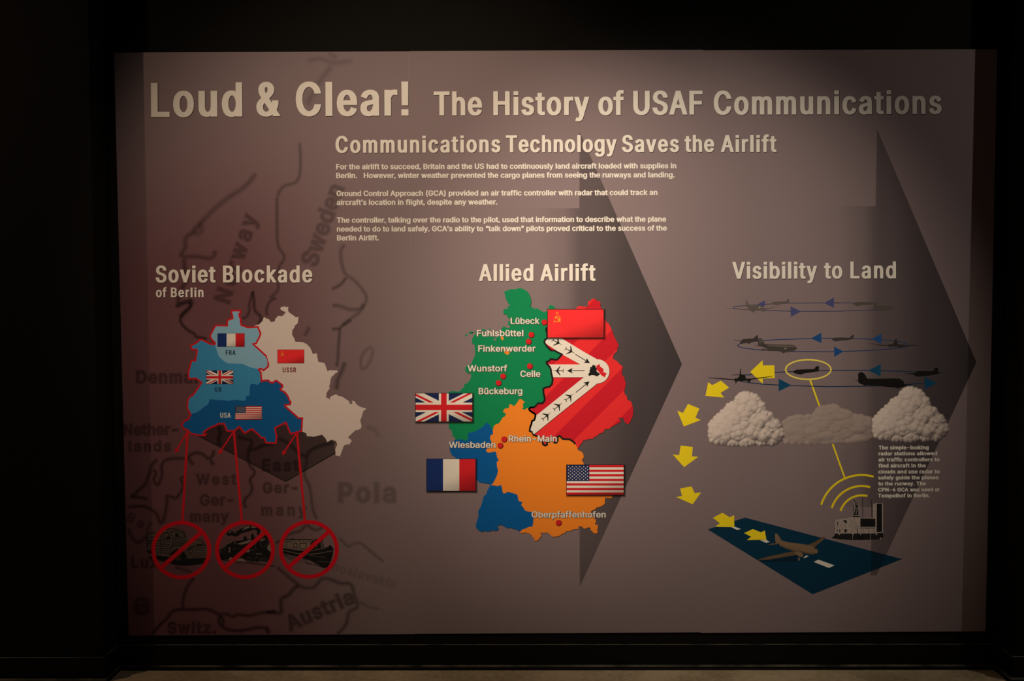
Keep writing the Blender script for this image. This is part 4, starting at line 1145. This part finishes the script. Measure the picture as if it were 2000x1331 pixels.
ORANGE = tr('G6 735,580 775,650 785,695 860,730 890,770 905,830 860,900 890,930 905,975 G8 1480,330 1440,390 1330,375 1315,400 1315,490 1250,545 1160,565 1120,605 1040,640 1050,700 1090,770 1135,800 1140,850 1115,895 1175,910 1180,960 1165,1000 1175,1060 1150,1075 1100,1070 1030,1000 1040,965 980,955 940,985 900,975 860,940 800,940 800,985 690,995 650,1025 555,1030 545,1060 470,1085 460,1105 390,1135 280,1140 240,1090 190,1060 50,1065 75,1115 20,1195 '
            'G7 1890,1215 1830,1215 1840,1170 1800,1145 1790,1110 1740,1075 1680,1060 1570,1065 1560,1035 1610,995 1680,975 1720,950 1800,940 1815,860 1820,790 1830,720 1820,660 1720,650 1660,630 1620,570 1580,520 1605,465 1530,440 1505,320 1430,290 1320,260 1240,300 1215,260 1200,160 1175,125 1130,150 990,130 1040,80 1080,0 '
            'G5 1080,1250 1110,1180 1130,1090 1110,1040 1100,930 1145,900 1110,840 1090,740 1075,725 950,745 910,735 890,700 920,665 1000,640 1000,540 970,470 980,410 1030,385 1025,300 1050,220 1090,190 1140,180 1190,110 1215,60 1260,40 1280,0 '
            'G3 1280,1280 1220,1250 1260,1185 1340,1175 1350,1100 1400,1110 1430,1140 1470,1110 1510,1060 1530,1010 1580,1000 1610,1030 1650,1055 1610,1090 1620,1160 1590,1190 1660,1210 1680,1180 1720,1180 1735,1190 1745,1220 1800,1260 1850,1290 1860,1330 G5 1855,50 1835,110 1790,130 1780,190 1755,250 1745,320 1800,350 1820,400 1870,420 1940,440 G6 40,500 100,540 110,590 150,610 185,590 180,540 300,515 330,550 370,550 395,500 385,440 430,420 465,450 490,480 560,485 620,485 680,520 715,550')
BLUE = tr('G5 295,495 350,485 420,485 470,515 530,510 545,450 530,380 570,360 680,330 720,310 760,280 840,240 870,190 910,155 970,210 1000,290 1030,300 1200,420 1200,1200 G7 1150,130 1200,100 1500,250 1700,500 1900,650 1900,930 1750,1000 1550,1032 1490,1000 1430,985 1360,965 1300,970 1220,920 1160,905 1110,930 1140,990 1080,1030 1010,1010 970,1030 920,1040 860,1025 800,1045 750,1020 695,960 700,880 745,740 740,640 795,540 830,420 850,345 905,300 910,250 970,145 985,130 975,125 940,105 760,75 710,20 600,-50 '
          'G5 300,845 220,790 190,720 180,650 190,560')
a = Art(6)
E_DARK = ink('map_drop_shadow', (0.045, 0.030, 0.022))
for pts in (GREEN, ORANGE, BLUE, EAST):
    a.poly([(x + 1.0, y + 1.0) for x, y in pts], E_DARK, 0)  # zones repeated in dark ink, shifted: the map's printed drop shadow
a.line(BORD, 3.8, BLACK, 3.6)
GM = a.put('germany_map', label='black zone border and printed drop shadow of the map')
a = Art(7)
a.poly(GREEN, M_GREEN, 0)
for cx, cy, rx, ry in ((911, 655.2, 2.6, 1.9), (919.5, 650.5, 4, 2.5), (923, 650, 2, 1.6), (929, 648.5, 2, 1.6), (956, 643.5, 1.8, 1.4), (944, 645.5, 6, 1.8), (975.8, 633.6, .7, 1.4), (993.5, 600.2, 2.4, 2.2)):
    a.disc(cx, cy, rx, M_GREEN, .3, 14, ry)
a.disc(966.5, 663.8, 2.2, ink('board_grey', GRAY), .4, 10, 2.4)
a.put('british_zone', GM)
Art(7.4).poly(BLUE, M_BLUE).put('french_zone', GM)
a = Art(8)
a.poly(ORANGE, M_ORANGE, 0)
a.poly(tr('G1 1175,1035 1225,1030 1240,1080 1210,1100 1190,1080'), M_ORANGE, 0)
a.poly(tr('G3 1210,10 1250,50 1250,100 1310,135 1340,120 1360,70 1300,40 1230,5'), M_ORANGE, 0)
a.put('american_zone', GM)
Art(8.3).poly(EAST + list(reversed(BORD[2:-1])), M_REDS).put('soviet_zone', GM)
# air corridors
COR = Art(10)
CC = (1050 + 116.6, 680 + 45.7)
CRM = ink('corridor_cream', (0.84, 0.80, 0.74))
pieces = ('G2 145,1130 150,1105 200,1055 440,1045 910,1330 G4 1150,215 1000,440 830,320 480,127 290,0 G2 160,1165',
          'G4 205,322 905,322 1010,420 900,573 302,574 285,560 265,480 260,420 240,370',
          'G4 905,572 1000,420 1250,600 1155,703 370,1330 G6 0,330 G5 1830,385 1800,350 1745,320 1780,190 1790,130 1835,110 1860,20 G4 0,1300')
for off, m, l in ((.9, ink('corridor_drop_shadow', (0.16, 0.008, 0.010)), 0), (0, CRM, 1.6)):  # shifted dark red pass is the corridors' printed drop shadow
    for k, s in enumerate(pieces):
        COR.poly([(x + off, y + off) for x, y in tr(s)], m, l + .4 * k)
    COR.disc(CC[0] + off, CC[1] + off, 23.6, m, l + 1.2, 48)
COR.base = 9.0
CORP = COR.put('air_corridors', GM)
a = Art(12.2)
a.line(BORD[:-24], 3.4, BLACK, 0)
a.line(BORD[-36:-22], 3.4, BLACK, 0)
a.put('corridor_border', CORP)
PL = [(-11, -.2), (-4.5, -.5), (3.5, -9.5), (4.2, -8.4), (0, -1), (8, -.5), (10, -3.7), (11, -3.3), (9.5, 0), (11, 3.3), (10, 3.7), (8, .5), (0, 1), (4.2, 8.6), (3.3, 9.6), (-4.5, .9), (-11, .2)]
for cx, cy, ang in ((1090.5, 724.6, 0), (1088.2, 669.2, 208), (1113.5, 685.8, 208), (1112.3, 776, 140.5), (1090, 794, 140.5), (1067.5, 813, 140.5)):
    t = math.radians(ang)
    Art(12).poly([(cx + x * math.cos(t) - y * math.sin(t), cy + x * math.sin(t) + y * math.cos(t)) for x, y in PL], BLACK).put('plane_symbol', CORP)
for s in ('G4 740,125 1025,300', 'G4 918,445 572,445', 'G4 745,872 1017,650'):
    (ax, ay), (bx, by) = tr(s)
    d = np.array([bx - ax, by - ay]) / math.hypot(bx - ax, by - ay)
    n = np.array([-d[1], d[0]])
    p = np.array([bx, by])
    a = Art(12)
    a.line([(ax, ay), tuple(p - d * 8)], 1.5, BLACK, 0)
    a.poly([tuple(p), tuple(p - d * 11.5 + n * 5.6), tuple(p - d * 8.6), tuple(p - d * 11.5 - n * 5.6)], BLACK, .3)
    a.put('route_arrow', CORP)
a = Art(12)
a.poly(tr('G4 1020,380 1060,370 1065,345 1100,325 1110,345 1135,345 1130,370 1155,400 1150,430 1160,470 1200,490 1220,525 1190,535 1165,560 1120,540 1060,530 1005,550 990,525 1000,490 1020,480 1010,440 1030,410'), BLACK)
a.poly(tr('G4 1145,345 1180,335 1200,315 1220,330 1215,360 1255,385 1285,410 1290,440 1280,470 1310,480 1350,500 1330,530 1320,560 1295,580 1290,560 1250,540 1220,505 1180,450 1150,420'), F_RED)
a.put('berlin_symbol', CORP)
for kind, x0, y0, x1, y1, nm in (('ussr', 1069.8, 605, 1178.8, 659.6, 'soviet_flag'), ('britain', 811.9, 769.0, 922.3, 823.8, 'british_flag'),
                                 ('france', 833.8, 897.3, 928.6, 959.3, 'french_flag'), ('america', 1106.8, 908.9, 1218, 966.8, 'american_flag')):
    flag(kind, x0, y0, x1, y1, nm, None, True, 1, 14)
CITYRIM = (0.055, 0.25, 0.35, ink('city_rim', (0.07, 0.045, 0.028)))
DOT, DOT_SHADOW = ink('dot_red', (0.66, 0.016, 0.022)), ink('dot_drop_shadow', (0.10, 0.010, 0.008))
for tx, xa, xb, yb, dx_, dy_ in (('L\u00fcbeck', 997.5, 1053.8, 633.2, 1063, 629.5), ('Fuhlsb\u00fcttel', 931.3, 1022.2, 657.2, 1037.5, 654), ('Finkenwerder', 934, 1046, 687.2, 1032.2, 667.3), ('Wunstorf', 913.5, 990.5, 725.9, 982.3, 735),
                                 ('Celle', 1016.3, 1055.3, 736.6, 1034.5, 715.4), ('B\u00fcckeburg', 934.8, 1020.2, 770.4, 973.5, 748), ('Wiesbaden', 877, 967.8, 875.3, 976.8, 870.3), ('Rhein-Main', 993.6, 1087.5, 863.2, 984.3, 858.2), ('Oberpfaffenhofen', 1038.2, 1183, 1011.6, 1090.8, 1021.4)):
    a = Art(13)
    set_text(a, tx, xa, xb, yb + .1, yb - .1, 12.4, CITY, CREAM, 0, CITYRIM, 's')
    a.put('city_label', whole=1)
    a = Art(12)
    a.disc(dx_ + .8, dy_ + .9, 6.0, DOT_SHADOW, 0)  # printed drop shadow of the dot
    a.disc(dx_, dy_, 5.2, DOT, .6)
    a.put('city_dot', whole=1)

# ------------------------------------------------------------------ right sheet: circling aircraft, clouds, radar, runway
ORB = [((0.05, 0.055, 0.15), 1.3, 'P7 2000,183 1750,183 1200,187 880,200 780,204 470,225 300,240 270,255 270,270 380,285 550,295 800,305 1200,318 1400,320 2000,318 P8 300,312 720,302 870,300', 'P8 0,183 360,183'),
       ((0.012, 0.045, 0.16), 1.5, 'P8 400,765 0,760 P7 1540,765 1000,780 750,797 600,810 380,845 340,875 360,900 450,920 700,950 1250,975 1900,978 P8 230,972 600,960 900,940 1170,915 1270,885 1250,840 1100,805 850,785 690,775 400,765', None),
       ((0.006, 0.035, 0.10), 1.7, 'Q1 570,320 700,315 880,293 1060,280 1330,268 1700,255 2000,250 Q2 560,250 740,255 1230,270', 'Q2 1380,440 1080,455 900,470 700,475 500,480 0,487 Q1 1300,470 1120,463 880,450 700,430 560,408')]
TRI = [[('P7 665,203 782,142 778,250'), ('P7 1745,185 1905,95 1905,260'), ('P7 1200,240 1370,322 1205,410')],
       [('P7 1530,760 1700,670 1700,835'), ('P8 690,770 845,685 840,848'), ('P8 72,895 230,972 78,1062')],
       [('Q1 1118,372 1300,465 1118,553'), ('Q2 565,250 742,160 740,338'), ('Q2 1375,345 1550,435 1378,525')]]
TC = [(0.065, 0.075, 0.22), (0.012, 0.075, 0.26), (0.004, 0.065, 0.16)]
for i, (c, wd, s, s2) in enumerate(ORB):
    m = ink('orbit_blue' + 'abc'[i], c)
    a = Art(6)
    a.line(tr(s), wd, m)
    if s2:
        a.line(tr(s2), wd, m)
    a.put('flight_path', whole=2)
    for t in TRI[i]:
        Art(8).poly(tr(t), ink('triangle_blue' + 'abc'[i], TC[i])).put('direction_triangle', whole=2)


def brown(v):
    return (v * 1.05, v * .9, v * .88)


AIR = [(.115, 'P7 475,140 495,140 510,205 540,212 650,208 720,225 750,255 760,270 860,265 1010,238 870,275 800,290 795,310 740,330 735,310 690,308 620,312 585,340 540,305 380,290 140,270 380,279 530,288 490,250 475,210', [('P7 610,310 612,350', 4), ('P7 795,300 797,342', 3)]),
       (.115, 'P7 885,190 920,165 1000,162 1130,155 1150,118 1182,118 1175,190 1050,195 1000,220 940,212 900,205', []),
       (.045, 'P7 255,785 300,788 390,800 430,770 600,760 640,715 670,705 670,800 560,825 530,850 490,835 400,845 375,825 385,808 300,795', []),
       (.060, 'P7 670,770 690,757 730,758 760,810 780,850 860,855 1100,862 1200,865 1250,870 1300,910 1300,940 1240,965 1150,985 1110,990 1080,1005 1050,980 1010,965 850,965 700,945 750,930 840,945 750,900 690,888 605,880 680,872 668,850', [('P7 1170,985 1172,1025', 2.5), ('P7 1270,960 1272,1000', 2.5)]),
       (.050, 'P8 35,775 80,750 180,745 330,750 370,705 400,705 385,765 330,785 220,795 150,800 100,810 60,795', []),
       (.028, 'P8 640,840 800,860 960,872 960,855 1030,855 1060,800 1085,755 1095,800 1115,855 1250,870 1480,868 1250,890 1180,900 1150,915 1100,900 1000,895 985,910 960,885 800,872', []),
       (.085, 'P8 360,185 440,170 690,170 720,190 690,210 540,215 450,235 390,205', []),
       (.080, 'P8 720,165 770,180 770,230 1000,230 1050,260 1000,290 870,310 720,290', []),
       (.008, 'Q1 95,352 300,365 470,378 490,365 545,345 550,320 440,320 440,314 552,311 560,225 568,225 572,308 620,315 640,345 640,370 720,370 860,352 1030,333 1030,339 860,366 720,385 700,420 680,420 660,400 560,405 520,405 495,445 488,410 470,390 290,378 95,358', []),
       (.008, 'Q1 1325,265 1370,240 1500,235 1630,232 1655,195 1695,185 1700,215 1695,265 1650,270 1480,295 1440,312 1400,305 1340,290', []),
       (.007, 'Q2 360,398 415,395 415,300 440,275 480,278 515,310 545,370 700,372 950,366 1020,372 1075,410 1080,450 1200,460 1080,480 1060,490 980,515 960,500 840,490 700,475 530,465 510,480 500,465 425,435 415,405', [('Q2 1070,460 1073,515', 3)]),
       (.008, 'Q2 1085,290 1230,295 1240,270 1280,258 1500,262 1520,215 1570,210 1575,280 1650,280 1580,295 1480,320 1380,330 1270,340 1220,315 1160,302', [])]
for k, (v, s, ls) in enumerate(AIR):
    m = ink('aircraft_grey%d' % k, brown(v))
    a = Art(9)
    a.poly(tr(s), m, 0)
    for l_, wd in ls:
        a.line(tr(l_), wd / 7.5, m, 0)
    if k == 3:
        lt = ink('aircraft_highlight', (.34, .28, .26))
        a.poly(tr('P7 790,862 1100,870 1240,880 1260,905 1100,905 860,890'), ink('aircraft_midtone', (.13, .108, .105)), .4)
        a.poly(tr('P7 1090,935 1110,918 1140,920 1135,932 1100,938'), lt, .8)
        a.poly(tr('P7 680,775 735,765 760,830 690,845'), ink('aircraft_fin', (.10, .085, .083)), .4)
    if k == 0:
        a.disc(1400 + 699 / 8.333, 570 + 258 / 8.333, 1.1, CREAM, .5, 10)
    if k == 8:
        a.poly(tr('Q1 500,365 535,350 530,362 505,378'), ink('aircraft_midtone', (.13, .108, .105)), .4)
    a.put('airplane_picture', whole=2)

YEL = ink('yellow', (1.0, 0.80, 0.018))
YEL2 = ink('pale_yellow', (0.92, 0.78, 0.13))
for s in ('Q1 705,272 885,103 888,180 1053,178 1060,362 886,368 887,447', 'Q1 97,422 155,465 280,400 400,500 275,578 330,645 58,620'):
    Art(7).poly(tr(s), YEL).put('guide_arrow', whole=2)
for s in ('Y5 215,293 325,337 287,425 338,448 175,510 112,358 167,380', 'Y5 145,695 262,707 253,797 315,802 178,902 68,780 130,787', 'Y5 140,1107 250,1088 280,1153 342,1145 260,1260 102,1190 158,1180'):
    Art(7).poly(tr(s), YEL).put('guide_arrow', whole=1)
el = [(1578.6 + 44.2 * math.cos(t), 722.2 + 19.2 * math.sin(t)) for t in np.linspace(0, 2 * math.pi, 64, endpoint=False)]
Art(7.5).line(el, 2.9, YEL2, 0, True).put('yellow_ellipse', whole=2)
a = Art(5)
a.line([(1582, 742), (1601, 795), (1626, 867), (1650, 934.5)], 3.2, YEL, 0)
a.put('radar_beam_line', whole=2)
for r_, t0, t1 in ((83.2, 197.5, 286), (61.6, 197.5, 285.5), (43.4, 197.5, 284.5)):
    Art(10).line([(1683.1 + r_ * math.cos(math.radians(t)), 1011.5 + r_ * math.sin(math.radians(t))) for t in np.linspace(t0, t1, 30)], 4.0, YEL).put('radar_wave', whole=2)


# clouds: a photo print of heaped puffs
def cloud_print(outline, dx, dy, light, dark, rim, octaves, squash, strata, seed, base, step=.75):
    O = np.array(outline)
    x0, y0, x1, y1 = O[:, 0].min() - 1, O[:, 1].min() - 1, O[:, 0].max() + 1, O[:, 1].max() + 1
    nx, ny = int((x1 - x0) / step) + 1, int((y1 - y0) / step) + 1
    X, Y = np.meshgrid(np.linspace(x0, x1, nx), np.linspace(y0, y1, ny))
    rs = np.random.RandomState(seed)
    D = np.full(X.shape, 1e9)
    ins = np.zeros(X.shape, bool)
    for a_, b_ in zip(O, np.roll(O, -1, 0)):
        e = b_ - a_
        t = np.clip(((X - a_[0]) * e[0] + (Y - a_[1]) * e[1]) / (e @ e + 1e-9), 0, 1)
        D = np.minimum(D, np.hypot(X - a_[0] - t * e[0], Y - a_[1] - t * e[1]))
        if a_[1] != b_[1]:
            ins ^= ((a_[1] > Y) != (b_[1] > Y)) & (X < e[0] * (Y - a_[1]) / e[1] + a_[0])
    S = np.where(ins, D, -D)

    def blur(q, n):
        for _ in range(n):
            q = (q + np.roll(q, 1, 0) + np.roll(q, -1, 0) + np.roll(q, 1, 1) + np.roll(q, -1, 1)) / 5
        return q
    fx, fy = (X - x0) / (x1 - x0), (Y - y0) / (y1 - y0)
    E = np.full(X.shape, -9.)
    nb = len(O)
    step_ = max(1, int(nb / (np.hypot(*(O - np.roll(O, -1, 0)).T).sum() / 9)))
    cen = O.mean(0)
    for k in range(0, nb, step_):
        r_ = rs.uniform(5, 8.5)
        c_ = O[k] + (cen - O[k]) / np.hypot(*(cen - O[k])) * r_ * .75
        E = np.maximum(E, r_ - np.hypot(X - c_[0], Y - c_[1]))
    S = np.maximum(S, E)
    d = np.clip(S, 0, rim)
    H = blur(np.sqrt(d * (2 * rim - d)), 6)
    wgt = np.clip(.30 + 1.1 * (fx * .75 + fy * .55 - .38), .22, 1)
    ij = np.argwhere(S > 0)
    for n, r0, r1, amp in octaves:
        L = np.zeros(X.shape)
        got = []
        for k in rs.permutation(len(ij))[:4000]:
            cy, cx = Y[tuple(ij[k])], X[tuple(ij[k])]
            r_ = rs.uniform(r0, r1)
            if any((cx - gx_) ** 2 + ((cy - gy_) / squash) ** 2 < (.72 * (r_ + gr_) * .8) ** 2 for gx_, gy_, gr_ in got):
                continue
            got.append((cx, cy, r_))
            if len(got) > n:
                break
            q = 1 - ((X - cx) ** 2 + ((Y - cy) / squash) ** 2) / (r_ * r_)
            L = np.maximum(L, r_ * np.sqrt(np.maximum(q, 0)) + rs.uniform(-.12, .12) * r_)
        H = H + blur(np.maximum(L, 0), 1) * amp * wgt
    gy, gx = np.gradient(H, step)
    nz = 1 / np.sqrt(gx * gx + gy * gy + 1)
    lum = .26 + .70 * (gx * .40 + gy * .55 + .66) * nz
    lum += np.clip((H - blur(H, 16)) * .11, -.38, .14) + .07 - .16 * fx * fy
    if strata:
        lum = .56 + (lum - .56) * .6 + strata * np.sin(fy * 21 + np.sin(X * .05) * 1.6 + fx * 2) * np.clip((fy - .5) * 3, 0, 1)
    lum = np.clip(blur(lum, 1), 0, 1)
    A = np.clip(np.maximum(S, E) / 1.2 + .4, 0, 1)
    tone = [tuple(dark[c] + (light[c] - dark[c]) * float(l) for c in range(3)) for l in lum.ravel()]
    V = [sheet(x + dx, y + dy) for x, y in zip(X.ravel(), Y.ravel())]
    F = []
    for j in range(ny - 1):
        for i in range(nx - 1):
            if A[j:j + 2, i:i + 2].max() > 0:
                p = j * nx + i
                F += [(p, p + 1, p + nx + 1, p + nx)]
    used = sorted({i for f in F for i in f})
    mp = {u: k for k, u in enumerate(used)}
    Af = A.ravel()
    art = Art(base)
    art.tris([V[u] for u in used], [tuple(mp[i] for i in f) for f in F], M_TONE, 0, [float(Af[u]) * .999 for u in used], [tone[u] for u in used])
    return art.put('cloud_picture', whole=2)


HEAP = chaikin(tr('C5 665,190 730,215 800,235 850,280 870,330 930,365 965,420 960,500 990,530 1060,545 1100,600 1100,660 1170,670 1210,740 1240,800 1260,870 1230,940 1170,1000 1100,1040 1040,1035 990,1020 920,1045 860,1025 800,1030 740,1045 690,1068 600,1060 520,1040 450,1058 380,1040 320,1030 280,1010 180,1010 100,985 60,930 60,860 85,800 60,740 80,690 140,640 180,580 240,520 310,470 340,410 400,370 480,340 510,280 560,230 620,205'), 1, True)
MID = chaikin(tr('C5 1200,700 1260,680 1310,630 1400,610 1490,600 1530,612 1600,590 1670,600 1720,520 1760,460 1820,430 1870,425 1940,420 2000,400 C6 60,415 110,400 160,392 220,420 255,470 265,492 320,488 400,520 450,560 500,597 600,595 690,635 760,640 760,900 710,925 600,960 550,980 480,985 350,995 200,1005 100,1015 0,1020 C5 1900,1015 1650,1025 1400,1015 1200,1000'), 1, True)
cloud_print(MID, 0, 0, (.46, .375, .35), (.17, .135, .14), 16, ((30, 14, 20, .5), (50, 8, 12, .3)), .6, .08, 5, 8)
PUFF = ((26, 15, 21, .85), (80, 7, 11, .62))
cloud_print(HEAP, 0, 0, (.80, .69, .65), (.12, .10, .11), 24, PUFF, .95, 0, 11, 9)
cloud_print(HEAP, 320.6, -9.2, (.80, .69, .65), (.12, .10, .11), 24, PUFF, .95, 0, 11, 9)

# radar station
RC, RD, RK = ink('station_cream', (.40, .34, .32)), ink('station_tan', (.335, .28, .26)), BLACK
a = Art(8)
a.poly(tr('R6 180,1085 260,1030 275,960 1520,955 1530,1040 1510,1110 1300,1125 1000,1135 700,1135 420,1120 300,1100'), RK, 0)
a.poly(tr('R6 285,620 430,588 585,578 600,560 740,545 920,540 930,565 1350,560 1350,968 275,968'), RC, .5)
a.poly(tr('R6 1262,192 1360,175 1525,180 1525,948 1262,960'), RC, .8)
for k, (x, y, w_, h_) in enumerate(((330, 640, 60, 70), (440, 640, 55, 80), (390, 720, 60, 80), (500, 740, 70, 80), (430, 800, 60, 80), (640, 570, 60, 80), (740, 570, 60, 60), (690, 650, 60, 90), (790, 660, 60, 80), (640, 740, 60, 60), (740, 760, 60, 80), (690, 850, 60, 90), (800, 800, 40, 80), (960, 850, 80, 110), (1130, 850, 70, 110), (1250, 850, 70, 110),
                                    (1275, 200, 60, 70), (1280, 370, 60, 80), (1275, 480, 50, 60), (480, 870, 40, 80), (310, 780, 60, 60))):
    a.poly(tr('R6 %d,%d %d,%d %d,%d %d,%d' % (x, y, x + w_, y, x + w_, y + h_, x, y + h_)), RD, .9)
for s in ('935,575 1325,580 1325,795 935,795', '1362,190 1495,192 1500,930 1358,930', '388,855 412,855 412,942 388,942', '525,852 578,852 578,942 525,942', '330,660 352,650 352,770 335,770', '325,850 345,850 345,930 328,930', '490,625 520,612 580,632 582,715 545,695 510,660',
          '850,830 865,830 880,965 862,965', '910,815 1320,818 1300,838 1200,832 1130,842 1050,832 930,835', '770,90 850,150 895,240 880,490 740,495 800,380 800,200 745,110', '735,510 925,515 915,545 745,545', '262,820 280,820 280,860 268,870'):
    a.poly(tr('R6 ' + s), RK, 1.4)
for s, wd, m in (('920,800 1330,805', 12, RC), ('720,90 775,160 800,250 790,350 750,440 708,500', 14, RC), ('790,100 850,170 890,240 880,330 905,420 912,495', 10, RC), ('730,505 920,500', 14, RC), ('800,290 880,280', 8, RC), ('820,300 860,370 800,480', 7, RC), ('870,300 820,410 840,480', 7, RC),
                 ('745,110 870,240', 8, RC), ('995,40 997,545', 14, RK), ('1230,90 1232,548', 12, RK), ('757,250 752,420', 14, RK), ('1510,200 1512,940', 8, RC), ('1192,975 1195,1150', 10, RC), ('730,990 732,1110', 12, RC), ('590,570 610,740', 6, RD), ('600,860 605,940', 10, RK), ('830,790 890,790', 12, RK)):
    a.line(tr('R6 ' + s), wd / 13.31, m, 1.8)
for x, y, r_ in ((390, 985, 20), (740, 985, 22), (1355, 985, 22), (940, 995, 14), (1470, 1100, 24)):
    a.disc(1610 + x / 13.31, 970 + y / 13.31, r_ / 13.31, RC, 2, 10)
WH = ink('wheel_grey', (.035, .03, .03))
for x in (360, 500, 640, 820, 1080, 1260, 1420):
    a.line([(1610 + (x + 45 * math.cos(t)) / 13.31, 970 + (1050 + 45 * math.sin(t)) / 13.31) for t in np.linspace(0, 6.283, 14)], .8, WH, 2, True)
a.put('radar_station_picture', whole=2)

# runway and the landing transport
a = Art(6)
a.poly([(1382.2, 1034.6), (1455.2, 1011.6), (1762, 1092.6), (1587.3, 1161.5)], ink('runway_teal', (0.001, 0.036, 0.082)), 0)
a.poly([(1702, 1076.8), (1730, 1084.2), (1718, 1110), (1701, 1116.6)], ink('runway_dark', (0.001, 0.023, 0.052)), .4)
RW = a.put('runway_picture', whole=2)
for s in ('430,297 480,290 570,325 515,338', '845,487 935,480 985,512 930,523', '1620,800 1690,768 1923,850 1840,887', '1475,742 1510,705 1550,716 1480,748'):
    Art(7.5).poly(tr('W4 ' + s), CREAM).put('runway_dash', RW)
for s in ('W4 165,163 303,88 408,155 472,125 475,297 200,292 265,240', 'W4 615,383 742,325 858,372 915,345 938,478 655,485 718,437'):
    Art(8.5).poly(tr(s), YEL).put('guide_arrow', whole=2)
a = Art(9)
B1, B2, B3 = ink('transport_tan', (.225, .150, .092)), ink('transport_brown', (.145, .094, .056)), ink('transport_dark', (.018, .018, .018))
a.poly(tr('W7 20,815 300,795 700,730 950,690 1010,830 960,850 400,860 120,850'), ink('plane_shadow', (0.0008, 0.020, 0.045)), 0)  # the plane's shadow on the runway, printed as a darker patch
a.poly(tr('W7 1240,430 1400,360 1600,235 1660,240 1560,350 1440,440 1400,500 1300,470'), B2, .4)
a.poly(tr('W7 820,600 600,650 250,720 0,800 0,815 300,790 700,720 950,680 1060,640'), B2, .4)
a.poly(tr('W7 430,385 330,405 240,440 300,445 460,420 525,405'), B2, .4)
a.poly(tr('W7 415,170 450,155 490,180 580,325 740,370 1000,405 1200,430 1330,470 1440,540 1475,600 1440,645 1330,670 1200,655 1100,625 900,612 800,565 650,510 530,455 515,410 440,385 428,330'), B1, .8)
a.poly(tr('W7 530,455 650,510 800,565 900,612 1100,625 1200,655 1330,670 1440,645 1400,628 1250,628 1100,590 900,560 720,500 540,430'), B2, 1.2)
a.poly(tr('W7 890,610 1000,595 1090,640 1122,690 1100,728 1030,732 950,682'), B1, 1.6)
a.poly(tr('W7 1122,650 1140,655 1130,720 1110,720'), B3, 1.6)
a.poly(tr('W7 1370,500 1440,490 1430,530 1380,525'), B3, 1.6)
a.poly(tr('W7 980,750 1030,748 1022,822 985,825'), ink('wheel_pale', (.2, .17, .16)), 1.6)
a.poly(tr('W7 1020,770 1050,760 1040,820 1020,825'), B3, 1.4)
a.poly(tr('W7 490,410 525,405 525,435 500,428'), B3, 1.4)
for k in range(7):
    x, y = 735 + k * 53, 484 + k * 11
    a.poly(tr('W7 %d,%d %d,%d %d,%d' % (x, y, x + 30, y + 10, x + 24, y + 20)), B3, 1.6)
a.line(tr('W7 1475,590 1495,640'), .7, B3, 1.6)
a.put('transport_plane_picture', whole=2)
